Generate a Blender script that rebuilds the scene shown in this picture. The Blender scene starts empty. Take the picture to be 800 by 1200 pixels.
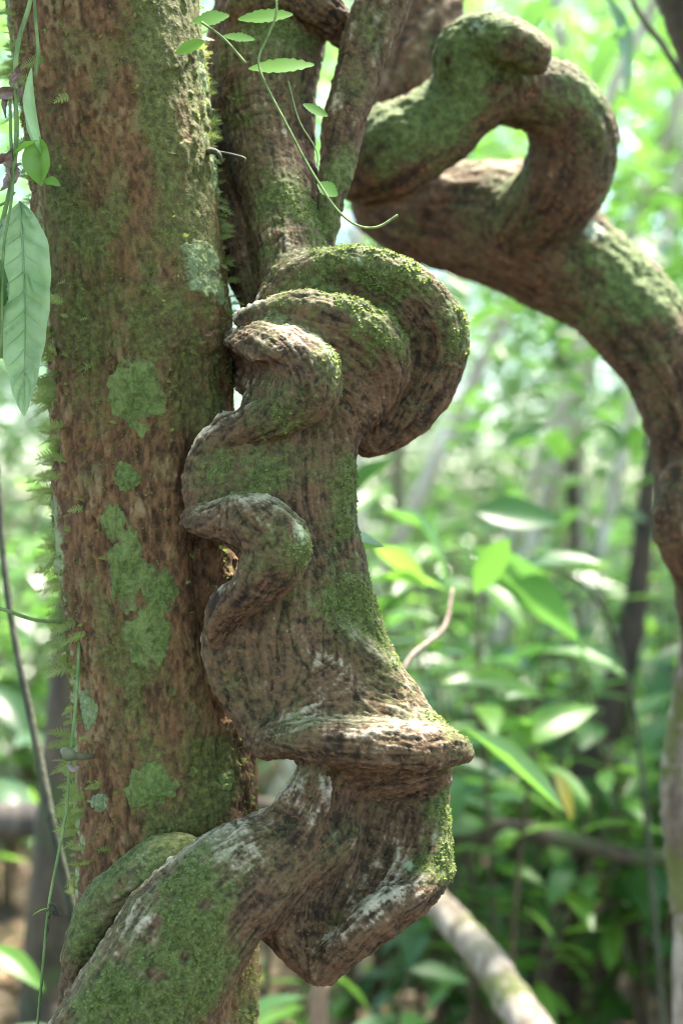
import bpy, math, random
import numpy as np
from mathutils import Vector, Matrix

random.seed(7)
rng = np.random.default_rng(7)
R = math.radians
sc = bpy.context.scene
col = sc.collection

# ------------------------------------------------------------------ camera, light, exposure
CAM_Z = 1.5
cam_d = bpy.data.cameras.new('camera')
cam_d.lens = 50.0
cam_d.sensor_fit = 'VERTICAL'
cam_d.sensor_height = 36.0
cam_d.clip_start = 0.05
cam_d.clip_end = 400
cam_d.dof.use_dof = True
cam_d.dof.focus_distance = 1.30
cam_d.dof.aperture_fstop = 2.8
cam_d.dof.aperture_blades = 0
cam = bpy.data.objects.new('camera', cam_d)
cam.location = (0, 0, CAM_Z)
cam.rotation_euler = (R(90), 0, 0)
col.objects.link(cam)
sc.camera = cam

SUN_EL, SUN_AZ = 68.0, 42.0          # azimuth measured from +Y (view direction) towards +X
sun_dir = Vector((math.sin(R(SUN_AZ)) * math.cos(R(SUN_EL)), math.cos(R(SUN_AZ)) * math.cos(R(SUN_EL)), math.sin(R(SUN_EL))))
w = bpy.data.worlds.new('World')
sc.world = w
w.use_nodes = True
wn = w.node_tree.nodes
sky = wn.new('ShaderNodeTexSky')
sky.sky_type = 'NISHITA'
sky.sun_disc = False
sky.sun_elevation = R(SUN_EL)
sky.sun_rotation = R(SUN_AZ)
sky.air_density = 1.0
sky.dust_density = 1.6
sky.ozone_density = 0.5
wn['Background'].inputs['Strength'].default_value = 0.055
w.node_tree.links.new(sky.outputs[0], wn['Background'].inputs['Color'])
sd = bpy.data.lights.new('sun', 'SUN')
sd.energy = 1.5
sd.angle = R(11)
sd.color = (1.0, 0.93, 0.80)
sun = bpy.data.objects.new('sun', sd)
sun.rotation_euler = sun_dir.to_track_quat('Z', 'Y').to_euler()
sun.location = sun_dir * 30
col.objects.link(sun)

sc.view_settings.view_transform = 'Standard'
sc.view_settings.look = 'None'
sc.view_settings.gamma = 1.0
sc.view_settings.exposure = 4.45
sc.render.engine = 'CYCLES'
cy = sc.cycles
cy.use_denoising = True
cy.max_bounces = 8
cy.diffuse_bounces = 5
cy.glossy_bounces = 3
cy.transmission_bounces = 5
cy.sample_clamp_indirect = 6.0
cy.use_adaptive_sampling = False
cy.pixel_filter_type = 'BLACKMAN_HARRIS'
cy.filter_width = 1.05

# ------------------------------------------------------------------ helpers
K = 0.0006                    # metres per photo pixel per metre of distance (50 mm lens)
Y0 = 1.35

def P(px, py, Y):
    return np.array([(px - 400) * K * Y, Y, CAM_Z - (py - 600) * K * Y])

def tag(o, label, cat, group=None):
    o['label'] = label
    o['category'] = cat
    if group:
        o['group'] = group
    return o

def empty(name, loc=(0, 0, 0)):
    o = bpy.data.objects.new(name, None)
    o.empty_display_size = 0.05
    o.location = loc
    col.objects.link(o)
    return o

def link(name, me, mat=None, parent=None, smooth=True):
    """mesh given in world coordinates; a parent Empty only moves the origin"""
    o = bpy.data.objects.new(name, me)
    col.objects.link(o)
    if mat:
        me.materials.clear()
        me.materials.append(mat)
    if smooth:
        me.polygons.foreach_set('use_smooth', np.ones(len(me.polygons), dtype=bool))
    if parent:
        o.parent = parent
        o.matrix_parent_inverse = Matrix.Translation(-Vector(parent.location))
    return o

def np_mesh(name, V, F, attrs=None):
    V = np.asarray(V, dtype=np.float32)
    F = np.asarray(F, dtype=np.int32)
    me = bpy.data.meshes.new(name)
    n = F.shape[1]
    me.vertices.add(len(V))
    me.vertices.foreach_set('co', V.ravel())
    me.loops.add(F.size)
    me.loops.foreach_set('vertex_index', F.ravel())
    me.polygons.add(len(F))
    me.polygons.foreach_set('loop_start', np.arange(0, F.size, n, dtype=np.int32))
    me.polygons.foreach_set('loop_total', np.full(len(F), n, dtype=np.int32))
    me.update(calc_edges=True)
    me.validate()
    if attrs:
        for k, a in attrs.items():
            at = me.attributes.new(k, 'FLOAT', 'POINT')
            at.data.foreach_set('value', np.asarray(a, dtype=np.float32))
    return me

def set_attr(me, k, a):
    at = me.attributes.get(k) or me.attributes.new(k, 'FLOAT', 'POINT')
    at.data.foreach_set('value', np.asarray(a, dtype=np.float32))

def coords(me):
    a = np.empty(len(me.vertices) * 3, dtype=np.float32)
    me.vertices.foreach_get('co', a)
    return a.reshape(-1, 3).astype(np.float64)

def normals(me):
    a = np.empty(len(me.vertices) * 3, dtype=np.float32)
    me.vertex_normals.foreach_get('vector', a)
    return a.reshape(-1, 3).astype(np.float64)

# --- value noise
def _h(i, j, k, s):
    n = (i * 374761393 + j * 668265263 + k * 2147483647 + s * 1274126177) & 0xffffffff
    n = ((n ^ (n >> 13)) * 1274126177) & 0xffffffff
    n = ((n ^ (n >> 16)) * 2246822519) & 0xffffffff
    return ((n ^ (n >> 15)) & 0xffff) / 65535.0

def vn(p, s=0):
    """value noise, about -1..1"""
    f = np.floor(p)
    t = p - f
    t = t * t * (3 - 2 * t)
    i, j, k = f[:, 0].astype(np.int64), f[:, 1].astype(np.int64), f[:, 2].astype(np.int64)
    x, y, z = t[:, 0], t[:, 1], t[:, 2]
    def L(dj, dk):
        a = _h(i, j + dj, k + dk, s)
        b = _h(i + 1, j + dj, k + dk, s)
        return a + (b - a) * x
    a = L(0, 0); b = L(1, 0); c = L(0, 1); d = L(1, 1)
    a = a + (b - a) * y
    c = c + (d - c) * y
    return (a + (c - a) * z) * 2 - 1

def fbm(p, oct=4, s=0, gain=0.5):
    r = 0; a = 1.0; tot = 0
    for o in range(oct):
        r = r + a * vn(p * (2.03 ** o) + 17.3 * o, s + o)
        tot += a
        a *= gain
    return r / tot

def sstep(a, b, x):
    t = np.clip((x - a) / (b - a), 0, 1)
    return t * t * (3 - 2 * t)

def gauss(V, pts, spread=1.0):
    """sum of soft blobs; pts = list of (centre xyz, radius, weight)"""
    r = np.zeros(len(V))
    for c, rad, wgt in pts:
        d2 = ((V - c) ** 2).sum(1) / (rad * spread) ** 2
        r += wgt * np.exp(-d2)
    return r

# --- signed distance sculpting
def catmull(pts, n=5):
    p = np.array(pts, dtype=float)
    p = np.vstack([2 * p[0] - p[1], p, 2 * p[-1] - p[-2]])
    out = []
    for i in range(1, len(p) - 2):
        for t in np.linspace(0, 1, n, endpoint=False):
            a, b, c, d = p[i - 1], p[i], p[i + 1], p[i + 2]
            out.append(0.5 * (2 * b + (c - a) * t + (2 * a - 5 * b + 4 * c - d) * t * t + (3 * b - a - 3 * c + d) * t ** 3))
    out.append(p[-2])
    return np.array(out)

class Sculpt:
    def __init__(self, lo, hi, h):
        self.lo = np.array(lo, dtype=float); self.h = h
        self.n = np.ceil((np.array(hi) - self.lo) / h).astype(int) + 1
        self.S = np.full(self.n, 9.0, dtype=np.float32)
        self.segs = []
    def _box(self, lo, hi):
        a = np.clip(np.floor((lo - self.lo) / self.h).astype(int), 0, self.n)
        b = np.clip(np.ceil((hi - self.lo) / self.h).astype(int) + 1, 0, self.n)
        return a, b
    def group(self, chains, k, cut=False, flow=True):
        """chains: list of (n,4) arrays xyz r; plain union inside, smooth union with the rest"""
        allp = np.vstack(chains)
        m = 5 * self.h + k
        lo = (allp[:, :3] - allp[:, 3:]).min(0) - m
        hi = (allp[:, :3] + allp[:, 3:]).max(0) + m
        A, B = self._box(lo, hi)
        if np.any(B <= A):
            return
        G = np.full(B - A, 9.0, dtype=np.float32)
        if flow:
            for c in chains[::2]:
                c2 = c[::3]
                self.segs += list(zip(c2[:-1], c2[1:]))
        for c in chains:
            for p, q in zip(c[:-1], c[1:]):
                r = max(p[3], q[3])
                a, b = self._box(np.minimum(p[:3], q[:3]) - r - m, np.maximum(p[:3], q[:3]) + r + m)
                a = np.maximum(a, A); b = np.minimum(b, B)
                if np.any(b <= a):
                    continue
                X = (self.lo[0] + self.h * np.arange(a[0], b[0]))[:, None, None].astype(np.float32)
                Yy = (self.lo[1] + self.h * np.arange(a[1], b[1]))[None, :, None].astype(np.float32)
                Z = (self.lo[2] + self.h * np.arange(a[2], b[2]))[None, None, :].astype(np.float32)
                d = (q - p)[:3]; L2 = max((d * d).sum(), 1e-12)
                t = ((X - p[0]) * d[0] + (Yy - p[1]) * d[1] + (Z - p[2]) * d[2]) / L2
                np.clip(t, 0, 1, out=t)
                dist = np.sqrt((X - p[0] - t * d[0]) ** 2 + (Yy - p[1] - t * d[1]) ** 2 + (Z - p[2] - t * d[2]) ** 2) - (p[3] + t * (q[3] - p[3]))
                sl = tuple(slice(a[i] - A[i], b[i] - A[i]) for i in range(3))
                np.minimum(G[sl], dist, out=G[sl])
        sl = tuple(slice(A[i], B[i]) for i in range(3))
        S = self.S[sl]
        if cut:
            b = np.where(G > 5, -9.0, -G)
            hh = np.clip(0.5 + 0.5 * (S - b) / k, 0, 1)
            self.S[sl] = b * (1 - hh) + S * hh + k * hh * (1 - hh)
        else:
            hh = np.clip(0.5 + 0.5 * (G - S) / k, 0, 1)
            self.S[sl] = G * (1 - hh) + S * hh - k * hh * (1 - hh)
    def mesh(self, name, smooth=2):
        S = self.S
        S[0] = S[-1] = 9; S[:, 0] = S[:, -1] = 9; S[:, :, 0] = S[:, :, -1] = 9
        N = S < 0
        c = np.zeros(np.array(S.shape) - 1, dtype=np.uint8)
        nx, ny, nz = S.shape
        for i in (0, 1):
            for j in (0, 1):
                for k in (0, 1):
                    c += N[i:nx - 1 + i, j:ny - 1 + j, k:nz - 1 + k]
        act = np.argwhere((c > 0) & (c < 8))
        idx = np.full(c.shape, -1, dtype=np.int32)
        idx[act[:, 0], act[:, 1], act[:, 2]] = np.arange(len(act))
        pos = np.zeros((len(act), 3)); cnt = np.zeros(len(act))
        cor = [(i, j, k) for i in (0, 1) for j in (0, 1) for k in (0, 1)]
        val = {q: np.clip(S[act[:, 0] + q[0], act[:, 1] + q[1], act[:, 2] + q[2]], -0.05, 0.05) for q in cor}
        for a in cor:
            for ax in range(3):
                if a[ax] == 0:
                    b = list(a); b[ax] = 1; b = tuple(b)
                    sa, sb = val[a], val[b]
                    m = (sa < 0) != (sb < 0)
                    t = sa[m] / (sa[m] - sb[m])
                    e = np.repeat(np.array(a, dtype=float)[None], m.sum(), 0)
                    e[:, ax] += t
                    pos[m] += e; cnt[m] += 1
        V = self.lo + self.h * (act + pos / cnt[:, None])
        F = []
        for ax in range(3):
            o1, o2 = (ax + 1) % 3, (ax + 2) % 3
            s0 = [slice(1, None)] * 3; s1 = [slice(1, None)] * 3
            s0[ax] = slice(0, -1); s1[ax] = slice(1, None)
            n0, n1 = N[tuple(s0)], N[tuple(s1)]
            e = np.argwhere(n0 != n1)
            off = np.array([1, 1, 1]); off[ax] = 0
            g = e + off
            fl = n0[e[:, 0], e[:, 1], e[:, 2]]
            q = []
            for d1, d2 in ((-1, -1), (0, -1), (0, 0), (-1, 0)):
                cc = g.copy(); cc[:, o1] += d1; cc[:, o2] += d2
                cc = np.minimum(cc, np.array(c.shape) - 1)
                q.append(idx[cc[:, 0], cc[:, 1], cc[:, 2]])
            q = np.stack(q, 1)
            q[~fl] = q[~fl][:, ::-1]
            F.append(q[(q >= 0).all(1)])
        F = np.vstack(F)
        E = np.vstack([F[:, [0, 1]], F[:, [1, 2]], F[:, [2, 3]], F[:, [3, 0]]])
        for _ in range(smooth):
            acc = np.zeros_like(V); deg = np.zeros(len(V))
            for ax in range(3):
                acc[:, ax] = np.bincount(E[:, 0], V[E[:, 1], ax], len(V)) + np.bincount(E[:, 1], V[E[:, 0], ax], len(V))
            deg = np.bincount(E[:, 0], minlength=len(V)) + np.bincount(E[:, 1], minlength=len(V))
            V = V * 0.4 + 0.6 * acc / np.maximum(deg, 1)[:, None]
        T = self.flow(V, 0.008)
        for lv in range(1):
            VT = np.hstack([V, T])
            E = np.vstack([F[:, [0, 1]], F[:, [1, 2]], F[:, [2, 3]], F[:, [3, 0]]]).astype(np.int64)
            key = np.minimum(E[:, 0], E[:, 1]) * len(V) + np.maximum(E[:, 0], E[:, 1])
            uq, inv = np.unique(key, return_inverse=True)
            a, b = uq // len(V), uq % len(V)
            n = len(V); m = len(uq); f = len(F)
            fc = VT[F].mean(1)
            em = (VT[a] + VT[b]) / 2
            ef = np.zeros_like(em); ct = np.bincount(inv, minlength=m)
            for k in range(6):
                ef[:, k] = np.bincount(inv, np.tile(fc[:, k], 4), m)
            ef /= np.maximum(ct, 1)[:, None]
            ve = np.zeros_like(VT); dg = np.bincount(a, minlength=n) + np.bincount(b, minlength=n)
            for k in range(6):
                ve[:, k] = np.bincount(a, em[:, k], n) + np.bincount(b, em[:, k], n)
            ve /= np.maximum(dg, 1)[:, None]
            VT = np.vstack([VT * 0.5 + ve * 0.5, (em + ef) / 2, fc])
            e0, e1, e2, e3 = (n + inv[k * f:(k + 1) * f] for k in range(4))
            c = n + m + np.arange(f)
            F = np.vstack([np.stack([F[:, 0], e0, c, e3], 1), np.stack([e0, F[:, 1], e1, c], 1), np.stack([c, e1, F[:, 2], e2], 1), np.stack([e3, c, e2, F[:, 3]], 1)])
            V, T = VT[:, :3], VT[:, 3:]
        self.T = T / np.maximum(np.linalg.norm(T, axis=1), 1e-9)[:, None]
        return np_mesh(name, V, F)
    def flow(self, V, k):
        T = np.zeros_like(V)
        ref = np.array([0.1, 0.05, 1.0])
        for p, q in self.segs:
            d = (q - p)[:3]; L = np.linalg.norm(d)
            if L < 1e-6:
                continue
            u = d / L
            if u @ ref < 0:
                u = -u
            t = np.clip((V - p[:3]) @ d / (L * L), 0, 1)
            dist = np.abs(np.linalg.norm(V - p[:3] - t[:, None] * d, axis=1) - (p[3] + t * (q[3] - p[3])))
            T += np.exp(-dist / k)[:, None] * u
        return T / np.maximum(np.linalg.norm(T, axis=1), 1e-9)[:, None]

def streak(V, T, scale, length, s, n=7):
    """noise drawn out along the grain"""
    r = 0
    for t in np.linspace(-1, 1, n):
        r = r + vn((V + T * (t * length)) * scale, s)
    return r / n * 1.7

def edges_of(me):
    e = np.empty(len(me.edges) * 2, dtype=np.int32)
    me.edges.foreach_get('vertices', e)
    return e.reshape(-1, 2)

def convexity(me, V, N, it=14):
    E = edges_of(me)
    W = V.copy()
    deg = np.bincount(E[:, 0], minlength=len(V)) + np.bincount(E[:, 1], minlength=len(V))
    for _ in range(it):
        acc = np.zeros_like(W)
        for ax in range(3):
            acc[:, ax] = np.bincount(E[:, 0], W[E[:, 1], ax], len(V)) + np.bincount(E[:, 1], W[E[:, 0], ax], len(V))
        W = acc / np.maximum(deg, 1)[:, None]
    return ((V - W) * N).sum(1)

# --- tubes and leaves
def tube(pts, sides=8, cap=True, wob=0.0, seed=0):
    p = np.array(pts, dtype=float)
    n = len(p)
    T = np.gradient(p[:, :3], axis=0)
    T /= np.maximum(np.linalg.norm(T, axis=1), 1e-9)[:, None]
    ref = np.array([0.3, 1.0, 0.2]); ref /= np.linalg.norm(ref)
    V = []
    rr = np.random.default_rng(seed)
    u = np.cross(T[0], ref); u /= np.linalg.norm(u)
    for i in range(n):
        u = u - T[i] * (u @ T[i]); u /= max(np.linalg.norm(u), 1e-9)
        v = np.cross(T[i], u)
        a = np.linspace(0, 2 * math.pi, sides, endpoint=False)
        rad = p[i, 3] * (1 + wob * rr.uniform(-1, 1, sides))
        V.append(p[i, :3] + (np.cos(a) * rad)[:, None] * u + (np.sin(a) * rad)[:, None] * v)
    V = np.vstack(V)
    i = np.repeat(np.arange(n - 1), sides); j = np.tile(np.arange(sides), n - 1); j2 = (j + 1) % sides
    F = np.stack([i * sides + j, i * sides + j2, (i + 1) * sides + j2, (i + 1) * sides + j], 1)
    if cap:
        b = len(V)
        V = np.vstack([V, p[0, :3], p[-1, :3]])
        a = np.arange(sides)
        F = np.vstack([F, np.stack([(a + 1) % sides, a, np.full(sides, b), np.full(sides, b)], 1),
                       np.stack([(n - 1) * sides + a, (n - 1) * sides + (a + 1) % sides, np.full(sides, b + 1), np.full(sides, b + 1)], 1)])
    return V, F

def tri_quads(F):
    return F

def tube_obj(name, pts, mat, parent=None, sides=8, wob=0.0, n=6, seed=0):
    V, F = tube(catmull(pts, n), sides, True, wob, seed)
    me = bpy.data.meshes.new(name)
    faces = [tuple(dict.fromkeys(f)) for f in F.tolist()]
    me.from_pydata(V.tolist(), [], faces)
    me.update()
    return link(name, me, mat, parent)

def leaf_grid(L, W, nl=7, fold=0.12, droop=0.25, wave=0.0, widest=0.45, pet=0.08, side=2):
    """leaf along +X, upper side +Z"""
    V = []; F = []
    m = 2 * side + 1
    for i in range(nl + 1):
        t = i / nl
        x = L * t
        e = (t / widest) if t < widest else (1 - t) / (1 - widest)
        e = max(e, 0)
        hw = W * 0.5 * (math.sin(e * math.pi / 2) ** (0.85 if t < widest else 0.9)) + 0.0006
        z = -droop * L * t * t
        for j in range(-side, side + 1):
            s = j / side
            V.append((x, hw * s, z + fold * hw * abs(s) + wave * W * math.sin(t * 14 + j) * abs(s)))
    for i in range(nl):
        for j in range(m - 1):
            F.append((i * m + j, (i + 1) * m + j, (i + 1) * m + j + 1, i * m + j + 1))
    return np.array(V), np.array(F)

# ------------------------------------------------------------------ materials
def new_mat(name):
    m = bpy.data.materials.new(name)
    m.use_nodes = True
    nt = m.node_tree
    b = nt.nodes['Principled BSDF']
    return m, nt, b

def nd(nt, t, **kw):
    n = nt.nodes.new(t)
    for k, v in kw.items():
        setattr(n, k, v)
    return n

def attr(nt, name):
    n = nd(nt, 'ShaderNodeAttribute'); n.attribute_name = name
    return n.outputs['Fac']

def noise(nt, scale, detail=4, rough=0.6, vec=None, sc3=None):
    tc = nd(nt, 'ShaderNodeTexCoord')
    mp = nd(nt, 'ShaderNodeMapping')
    if sc3:
        mp.inputs['Scale'].default_value = sc3
    nt.links.new(vec or tc.outputs['Object'], mp.inputs['Vector'])
    n = nd(nt, 'ShaderNodeTexNoise')
    n.inputs['Scale'].default_value = scale
    n.inputs['Detail'].default_value = detail
    n.inputs['Roughness'].default_value = rough
    nt.links.new(mp.outputs[0], n.inputs['Vector'])
    return n.outputs['Fac']

def rng_map(nt, x, a, b, c=0.0, d=1.0):
    n = nd(nt, 'ShaderNodeMapRange')
    n.interpolation_type = 'SMOOTHSTEP'
    n.inputs[1].default_value = a; n.inputs[2].default_value = b
    n.inputs[3].default_value = c; n.inputs[4].default_value = d
    nt.links.new(x, n.inputs[0])
    return n.outputs[0]

def mix(nt, f, a, b):
    n = nd(nt, 'ShaderNodeMix', data_type='RGBA')
    if isinstance(f, float):
        n.inputs[0].default_value = f
    else:
        nt.links.new(f, n.inputs[0])
    for v, i in ((a, 6), (b, 7)):
        if isinstance(v, tuple):
            n.inputs[i].default_value = (*v, 1)
        else:
            nt.links.new(v, n.inputs[i])
    return n.outputs[2]

def mul(nt, a, b, op='MULTIPLY'):
    n = nd(nt, 'ShaderNodeMath', operation=op)
    for v, i in ((a, 0), (b, 1)):
        if isinstance(v, (int, float)):
            n.inputs[i].default_value = v
        else:
            nt.links.new(v, n.inputs[i])
    return n.outputs[0]

def bump(nt, b, h, strength, dist):
    n = nd(nt, 'ShaderNodeBump')
    n.inputs['Strength'].default_value = strength
    n.inputs['Distance'].default_value = dist
    nt.links.new(h, n.inputs['Height'])
    nt.links.new(n.outputs[0], b.inputs['Normal'])

def bark_mat(name, dark, mid, pale, moss1, moss2, lichen, fleck=(0.20, 0.085, 0.034), fleck_amt=0.63, scale=1.0, bstr=0.8):
    """colour from the bark's own attributes: 'crack' (relief), 'pale' (worn bark), 'moss', 'lichen'"""
    m, nt, b = new_mat(name)
    n1 = noise(nt, 38 * scale, 6, 0.65)
    n2 = noise(nt, 190 * scale, 5, 0.7)
    n3 = noise(nt, 420 * scale, 3, 0.7)
    rl = mul(nt, attr(nt, 'relief'), mul(nt, n2, 0.45), 'ADD')
    base = mix(nt, rng_map(nt, rl, 0.35, 1.0), dark, mid)
    base = mix(nt, mul(nt, rng_map(nt, n1, 0.5, 0.75), 0.5), base, tuple(c * 1.5 for c in mid))
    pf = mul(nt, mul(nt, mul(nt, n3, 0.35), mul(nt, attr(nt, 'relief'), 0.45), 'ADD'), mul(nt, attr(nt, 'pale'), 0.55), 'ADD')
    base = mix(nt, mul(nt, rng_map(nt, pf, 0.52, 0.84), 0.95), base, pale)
    fl = rng_map(nt, noise(nt, 230 * scale, 2, 0.5), fleck_amt, fleck_amt + 0.04)
    base = mix(nt, mul(nt, fl, 0.85), base, fleck)
    base = mix(nt, mul(nt, attr(nt, 'crack'), 0.8), base, tuple(c * 0.25 for c in dark))
    mc = mix(nt, rng_map(nt, n2, 0.35, 0.7), moss1, moss2)
    mn = mul(nt, mul(nt, n2, 0.55), mul(nt, n3, 0.55), 'ADD')
    mf = mul(nt, rng_map(nt, mul(nt, attr(nt, 'moss'), mn, 'ADD'), 0.74, 1.22), 0.92)
    base = mix(nt, mf, base, mc)
    lf = rng_map(nt, mul(nt, attr(nt, 'lichen'), mul(nt, n2, 0.8), 'ADD'), 0.72, 0.98)
    base = mix(nt, mul(nt, lf, 0.85), base, lichen)
    nt.links.new(base, b.inputs['Base Color'])
    b.inputs['Roughness'].default_value = 0.78
    b.inputs['Specular IOR Level'].default_value = 0.35
    h = mul(nt, mul(nt, n2, 0.7), mul(nt, n3, 0.5), 'ADD')
    bump(nt, b, h, bstr, 0.004 / scale)
    return m

liana_mat = bark_mat('liana_bark', (0.026, 0.014, 0.007), (0.135, 0.078, 0.040), (0.52, 0.45, 0.35),
                     (0.045, 0.062, 0.014), (0.14, 0.175, 0.048), (0.29, 0.35, 0.22))
coil_mat = bark_mat('coil_bark', (0.028, 0.014, 0.008), (0.115, 0.063, 0.032), (0.36, 0.28, 0.20),
                    (0.05, 0.08, 0.02), (0.14, 0.20, 0.06), (0.34, 0.42, 0.32), scale=0.6)
trunk_mat = bark_mat('trunk_bark', (0.075, 0.036, 0.016), (0.190, 0.095, 0.040), (0.29, 0.19, 0.10),
                     (0.046, 0.052, 0.012), (0.150, 0.165, 0.042), (0.27, 0.34, 0.17), fleck_amt=0.7, scale=0.9, bstr=1.0)

def leaf_mat(name, c1, c2, tr, rough=0.33, by_attr=False, trans=0.42, vein=False):
    m, nt, b = new_mat(name)
    if by_attr:
        f = attr(nt, 'tint')
    else:
        f = nd(nt, 'ShaderNodeObjectInfo').outputs['Random']
    c = mix(nt, f, c1, c2)
    c = mix(nt, mul(nt, noise(nt, 26, 3, 0.6), 0.5), c, tuple(x * 0.6 for x in c1))
    nt.links.new(c, b.inputs['Base Color'])
    b.inputs['Roughness'].default_value = rough
    b.inputs['Specular IOR Level'].default_value = 0.5
    t = nd(nt, 'ShaderNodeBsdfTranslucent')
    tc = mix(nt, f, tr, tuple(min(1, x * 1.35) for x in tr))
    nt.links.new(tc, t.inputs['Color'])
    s = nd(nt, 'ShaderNodeMixShader')
    s.inputs[0].default_value = trans
    nt.links.new(b.outputs[0], s.inputs[1])
    nt.links.new(t.outputs[0], s.inputs[2])
    nt.links.new(s.outputs[0], nt.nodes['Material Output'].inputs['Surface'])
    return m

shrub_leaf = leaf_mat('shrub_leaf', (0.035, 0.115, 0.026), (0.08, 0.19, 0.05), (0.14, 0.32, 0.06), rough=0.4)
pale_leaf = leaf_mat('young_leaf', (0.09, 0.23, 0.035), (0.15, 0.30, 0.05), (0.26, 0.50, 0.07))
dark_leaf = leaf_mat('dark_leaf', (0.035, 0.10, 0.03), (0.06, 0.15, 0.045), (0.10, 0.25, 0.04), rough=0.36, trans=0.3)
yellow_leaf = leaf_mat('yellow_leaf', (0.34, 0.30, 0.05), (0.38, 0.33, 0.06), (0.45, 0.36, 0.05))
crown_leaf = leaf_mat('crown_leaf', (0.035, 0.095, 0.022), (0.09, 0.19, 0.04), (0.15, 0.34, 0.05), by_attr=True)
far_leaf = leaf_mat('far_leaf', (0.03, 0.075, 0.028), (0.09, 0.165, 0.06), (0.14, 0.30, 0.07), by_attr=True, trans=0.34, rough=0.24)
moss_mat = leaf_mat('moss_leaf', (0.085, 0.12, 0.025), (0.25, 0.31, 0.085), (0.28, 0.36, 0.09), rough=0.6, by_attr=True, trans=0.35)
litter_mat = leaf_mat('litter_leaf', (0.14, 0.075, 0.035), (0.32, 0.22, 0.12), (0.2, 0.12, 0.05), rough=0.5, by_attr=True, trans=0.1)

def plain_bark(name, a, b_, scale=30, moss=None, zs=0.35):
    m, nt, b = new_mat(name)
    n1 = noise(nt, scale, 6, 0.65, sc3=(1, 1, zs))
    c = mix(nt, rng_map(nt, n1, 0.35, 0.7), a, b_)
    if moss:
        c = mix(nt, mul(nt, rng_map(nt, noise(nt, scale * 0.35, 5, 0.7), 0.5, 0.6), 0.85), c, moss)
    nt.links.new(c, b.inputs['Base Color'])
    b.inputs['Roughness'].default_value = 0.8
    bump(nt, b, n1, 0.7, 0.01)
    return m

stem_mat = plain_bark('shrub_stem', (0.05, 0.035, 0.02), (0.12, 0.10, 0.05))
green_stem = plain_bark('green_stem', (0.10, 0.17, 0.05), (0.22, 0.30, 0.11), 80)
pale_bark = plain_bark('pale_bark', (0.32, 0.27, 0.21), (0.66, 0.60, 0.53), 7)
log_bark = plain_bark('log_bark', (0.12, 0.09, 0.065), (0.40, 0.34, 0.28), 30, moss=(0.10, 0.12, 0.02))
dark_bark = plain_bark('dark_bark', (0.03, 0.022, 0.015), (0.11, 0.08, 0.052), 22, moss=(0.05, 0.07, 0.02))
brown_bark = plain_bark('brown_bark', (0.06, 0.04, 0.025), (0.16, 0.10, 0.065), 18, moss=(0.06, 0.08, 0.02))
dry_mat = plain_bark('dry_leaf', (0.18, 0.12, 0.09), (0.36, 0.28, 0.24), 90)
vine_dark = plain_bark('vine_bark', (0.03, 0.035, 0.02), (0.08, 0.085, 0.05), 60)

# ------------------------------------------------------------------ ground
def ground_z(x, y):
    x = np.asarray(x, dtype=float); y = np.asarray(y, dtype=float)
    p = np.stack([x.ravel() * 0.35, y.ravel() * 0.35, np.zeros(x.size)], 1)
    far = np.clip((y.ravel() - 5) / 30, 0, 1)
    return (0.10 * fbm(p, 3, 5) * np.clip((np.hypot(x.ravel(), y.ravel() - 1) - 0.4), 0, 1) + 1.2 * far ** 1.5).reshape(x.shape)

def build_ground():
    n = 150
    u = np.linspace(-1, 1, n)
    g = np.sign(u) * (np.abs(u) ** 1.7) * 60
    X, Yg = np.meshgrid(g, g + 6, indexing='ij')
    Z = ground_z(X, Yg)
    V = np.stack([X.ravel(), Yg.ravel(), Z.ravel()], 1)
    i, j = np.meshgrid(np.arange(n - 1), np.arange(n - 1), indexing='ij')
    i = i.ravel(); j = j.ravel()
    F = np.stack([i * n + j, (i + 1) * n + j, (i + 1) * n + j + 1, i * n + j + 1], 1)
    m, nt, b = new_mat('forest_soil')
    c = mix(nt, rng_map(nt, noise(nt, 9, 8, 0.7), 0.35, 0.68), (0.05, 0.032, 0.02), (0.19, 0.13, 0.08))
    c = mix(nt, mul(nt, rng_map(nt, noise(nt, 1.7, 4), 0.5, 0.7), 0.6), c, (0.06, 0.085, 0.02))
    nt.links.new(c, b.inputs['Base Color'])
    b.inputs['Roughness'].default_value = 0.9
    bump(nt, b, noise(nt, 25, 6, 0.7), 1.0, 0.05)
    o = link('ground', np_mesh('ground', V, F), m)
    o['kind'] = 'structure'
build_ground()

def leaf_cloud(C, size, seed, up=0.6, aspect=0.42, droop=0.3):
    """one pointed folded leaf at each centre; returns V, F, tint"""
    r = np.random.default_rng(seed)
    n = len(C)
    s = size * r.uniform(0.6, 1.25, n)
    nrm = r.normal(size=(n, 3)); nrm[:, 2] = np.abs(nrm[:, 2]) + up * 2
    nrm /= np.linalg.norm(nrm, axis=1)[:, None]
    a = r.normal(size=(n, 3))
    a -= nrm * (a * nrm).sum(1)[:, None]
    a /= np.linalg.norm(a, axis=1)[:, None]
    b = np.cross(nrm, a)
    t = np.array([(-.5, 0, 0), (-.2, .4, .06), (.15, .42, .05), (.5, 0, -droop * .35), (.15, -.42, .05), (-.2, -.4, .06)])
    V = C[:, None] + s[:, None, None] * (t[None, :, 0:1] * a[:, None] + t[None, :, 1:2] * aspect * b[:, None] + t[None, :, 2:3] * nrm[:, None])
    base = (np.arange(n) * 6)[:, None]
    F = np.concatenate([base + np.array([[0, 1, 2, 3]]) * 0 + np.array([[0, 3, 2, 1]]), base + np.array([[0, 5, 4, 3]])], 0)
    tint = np.repeat(r.uniform(0, 1, n), 6)
    return V.reshape(-1, 3), F, tint

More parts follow.
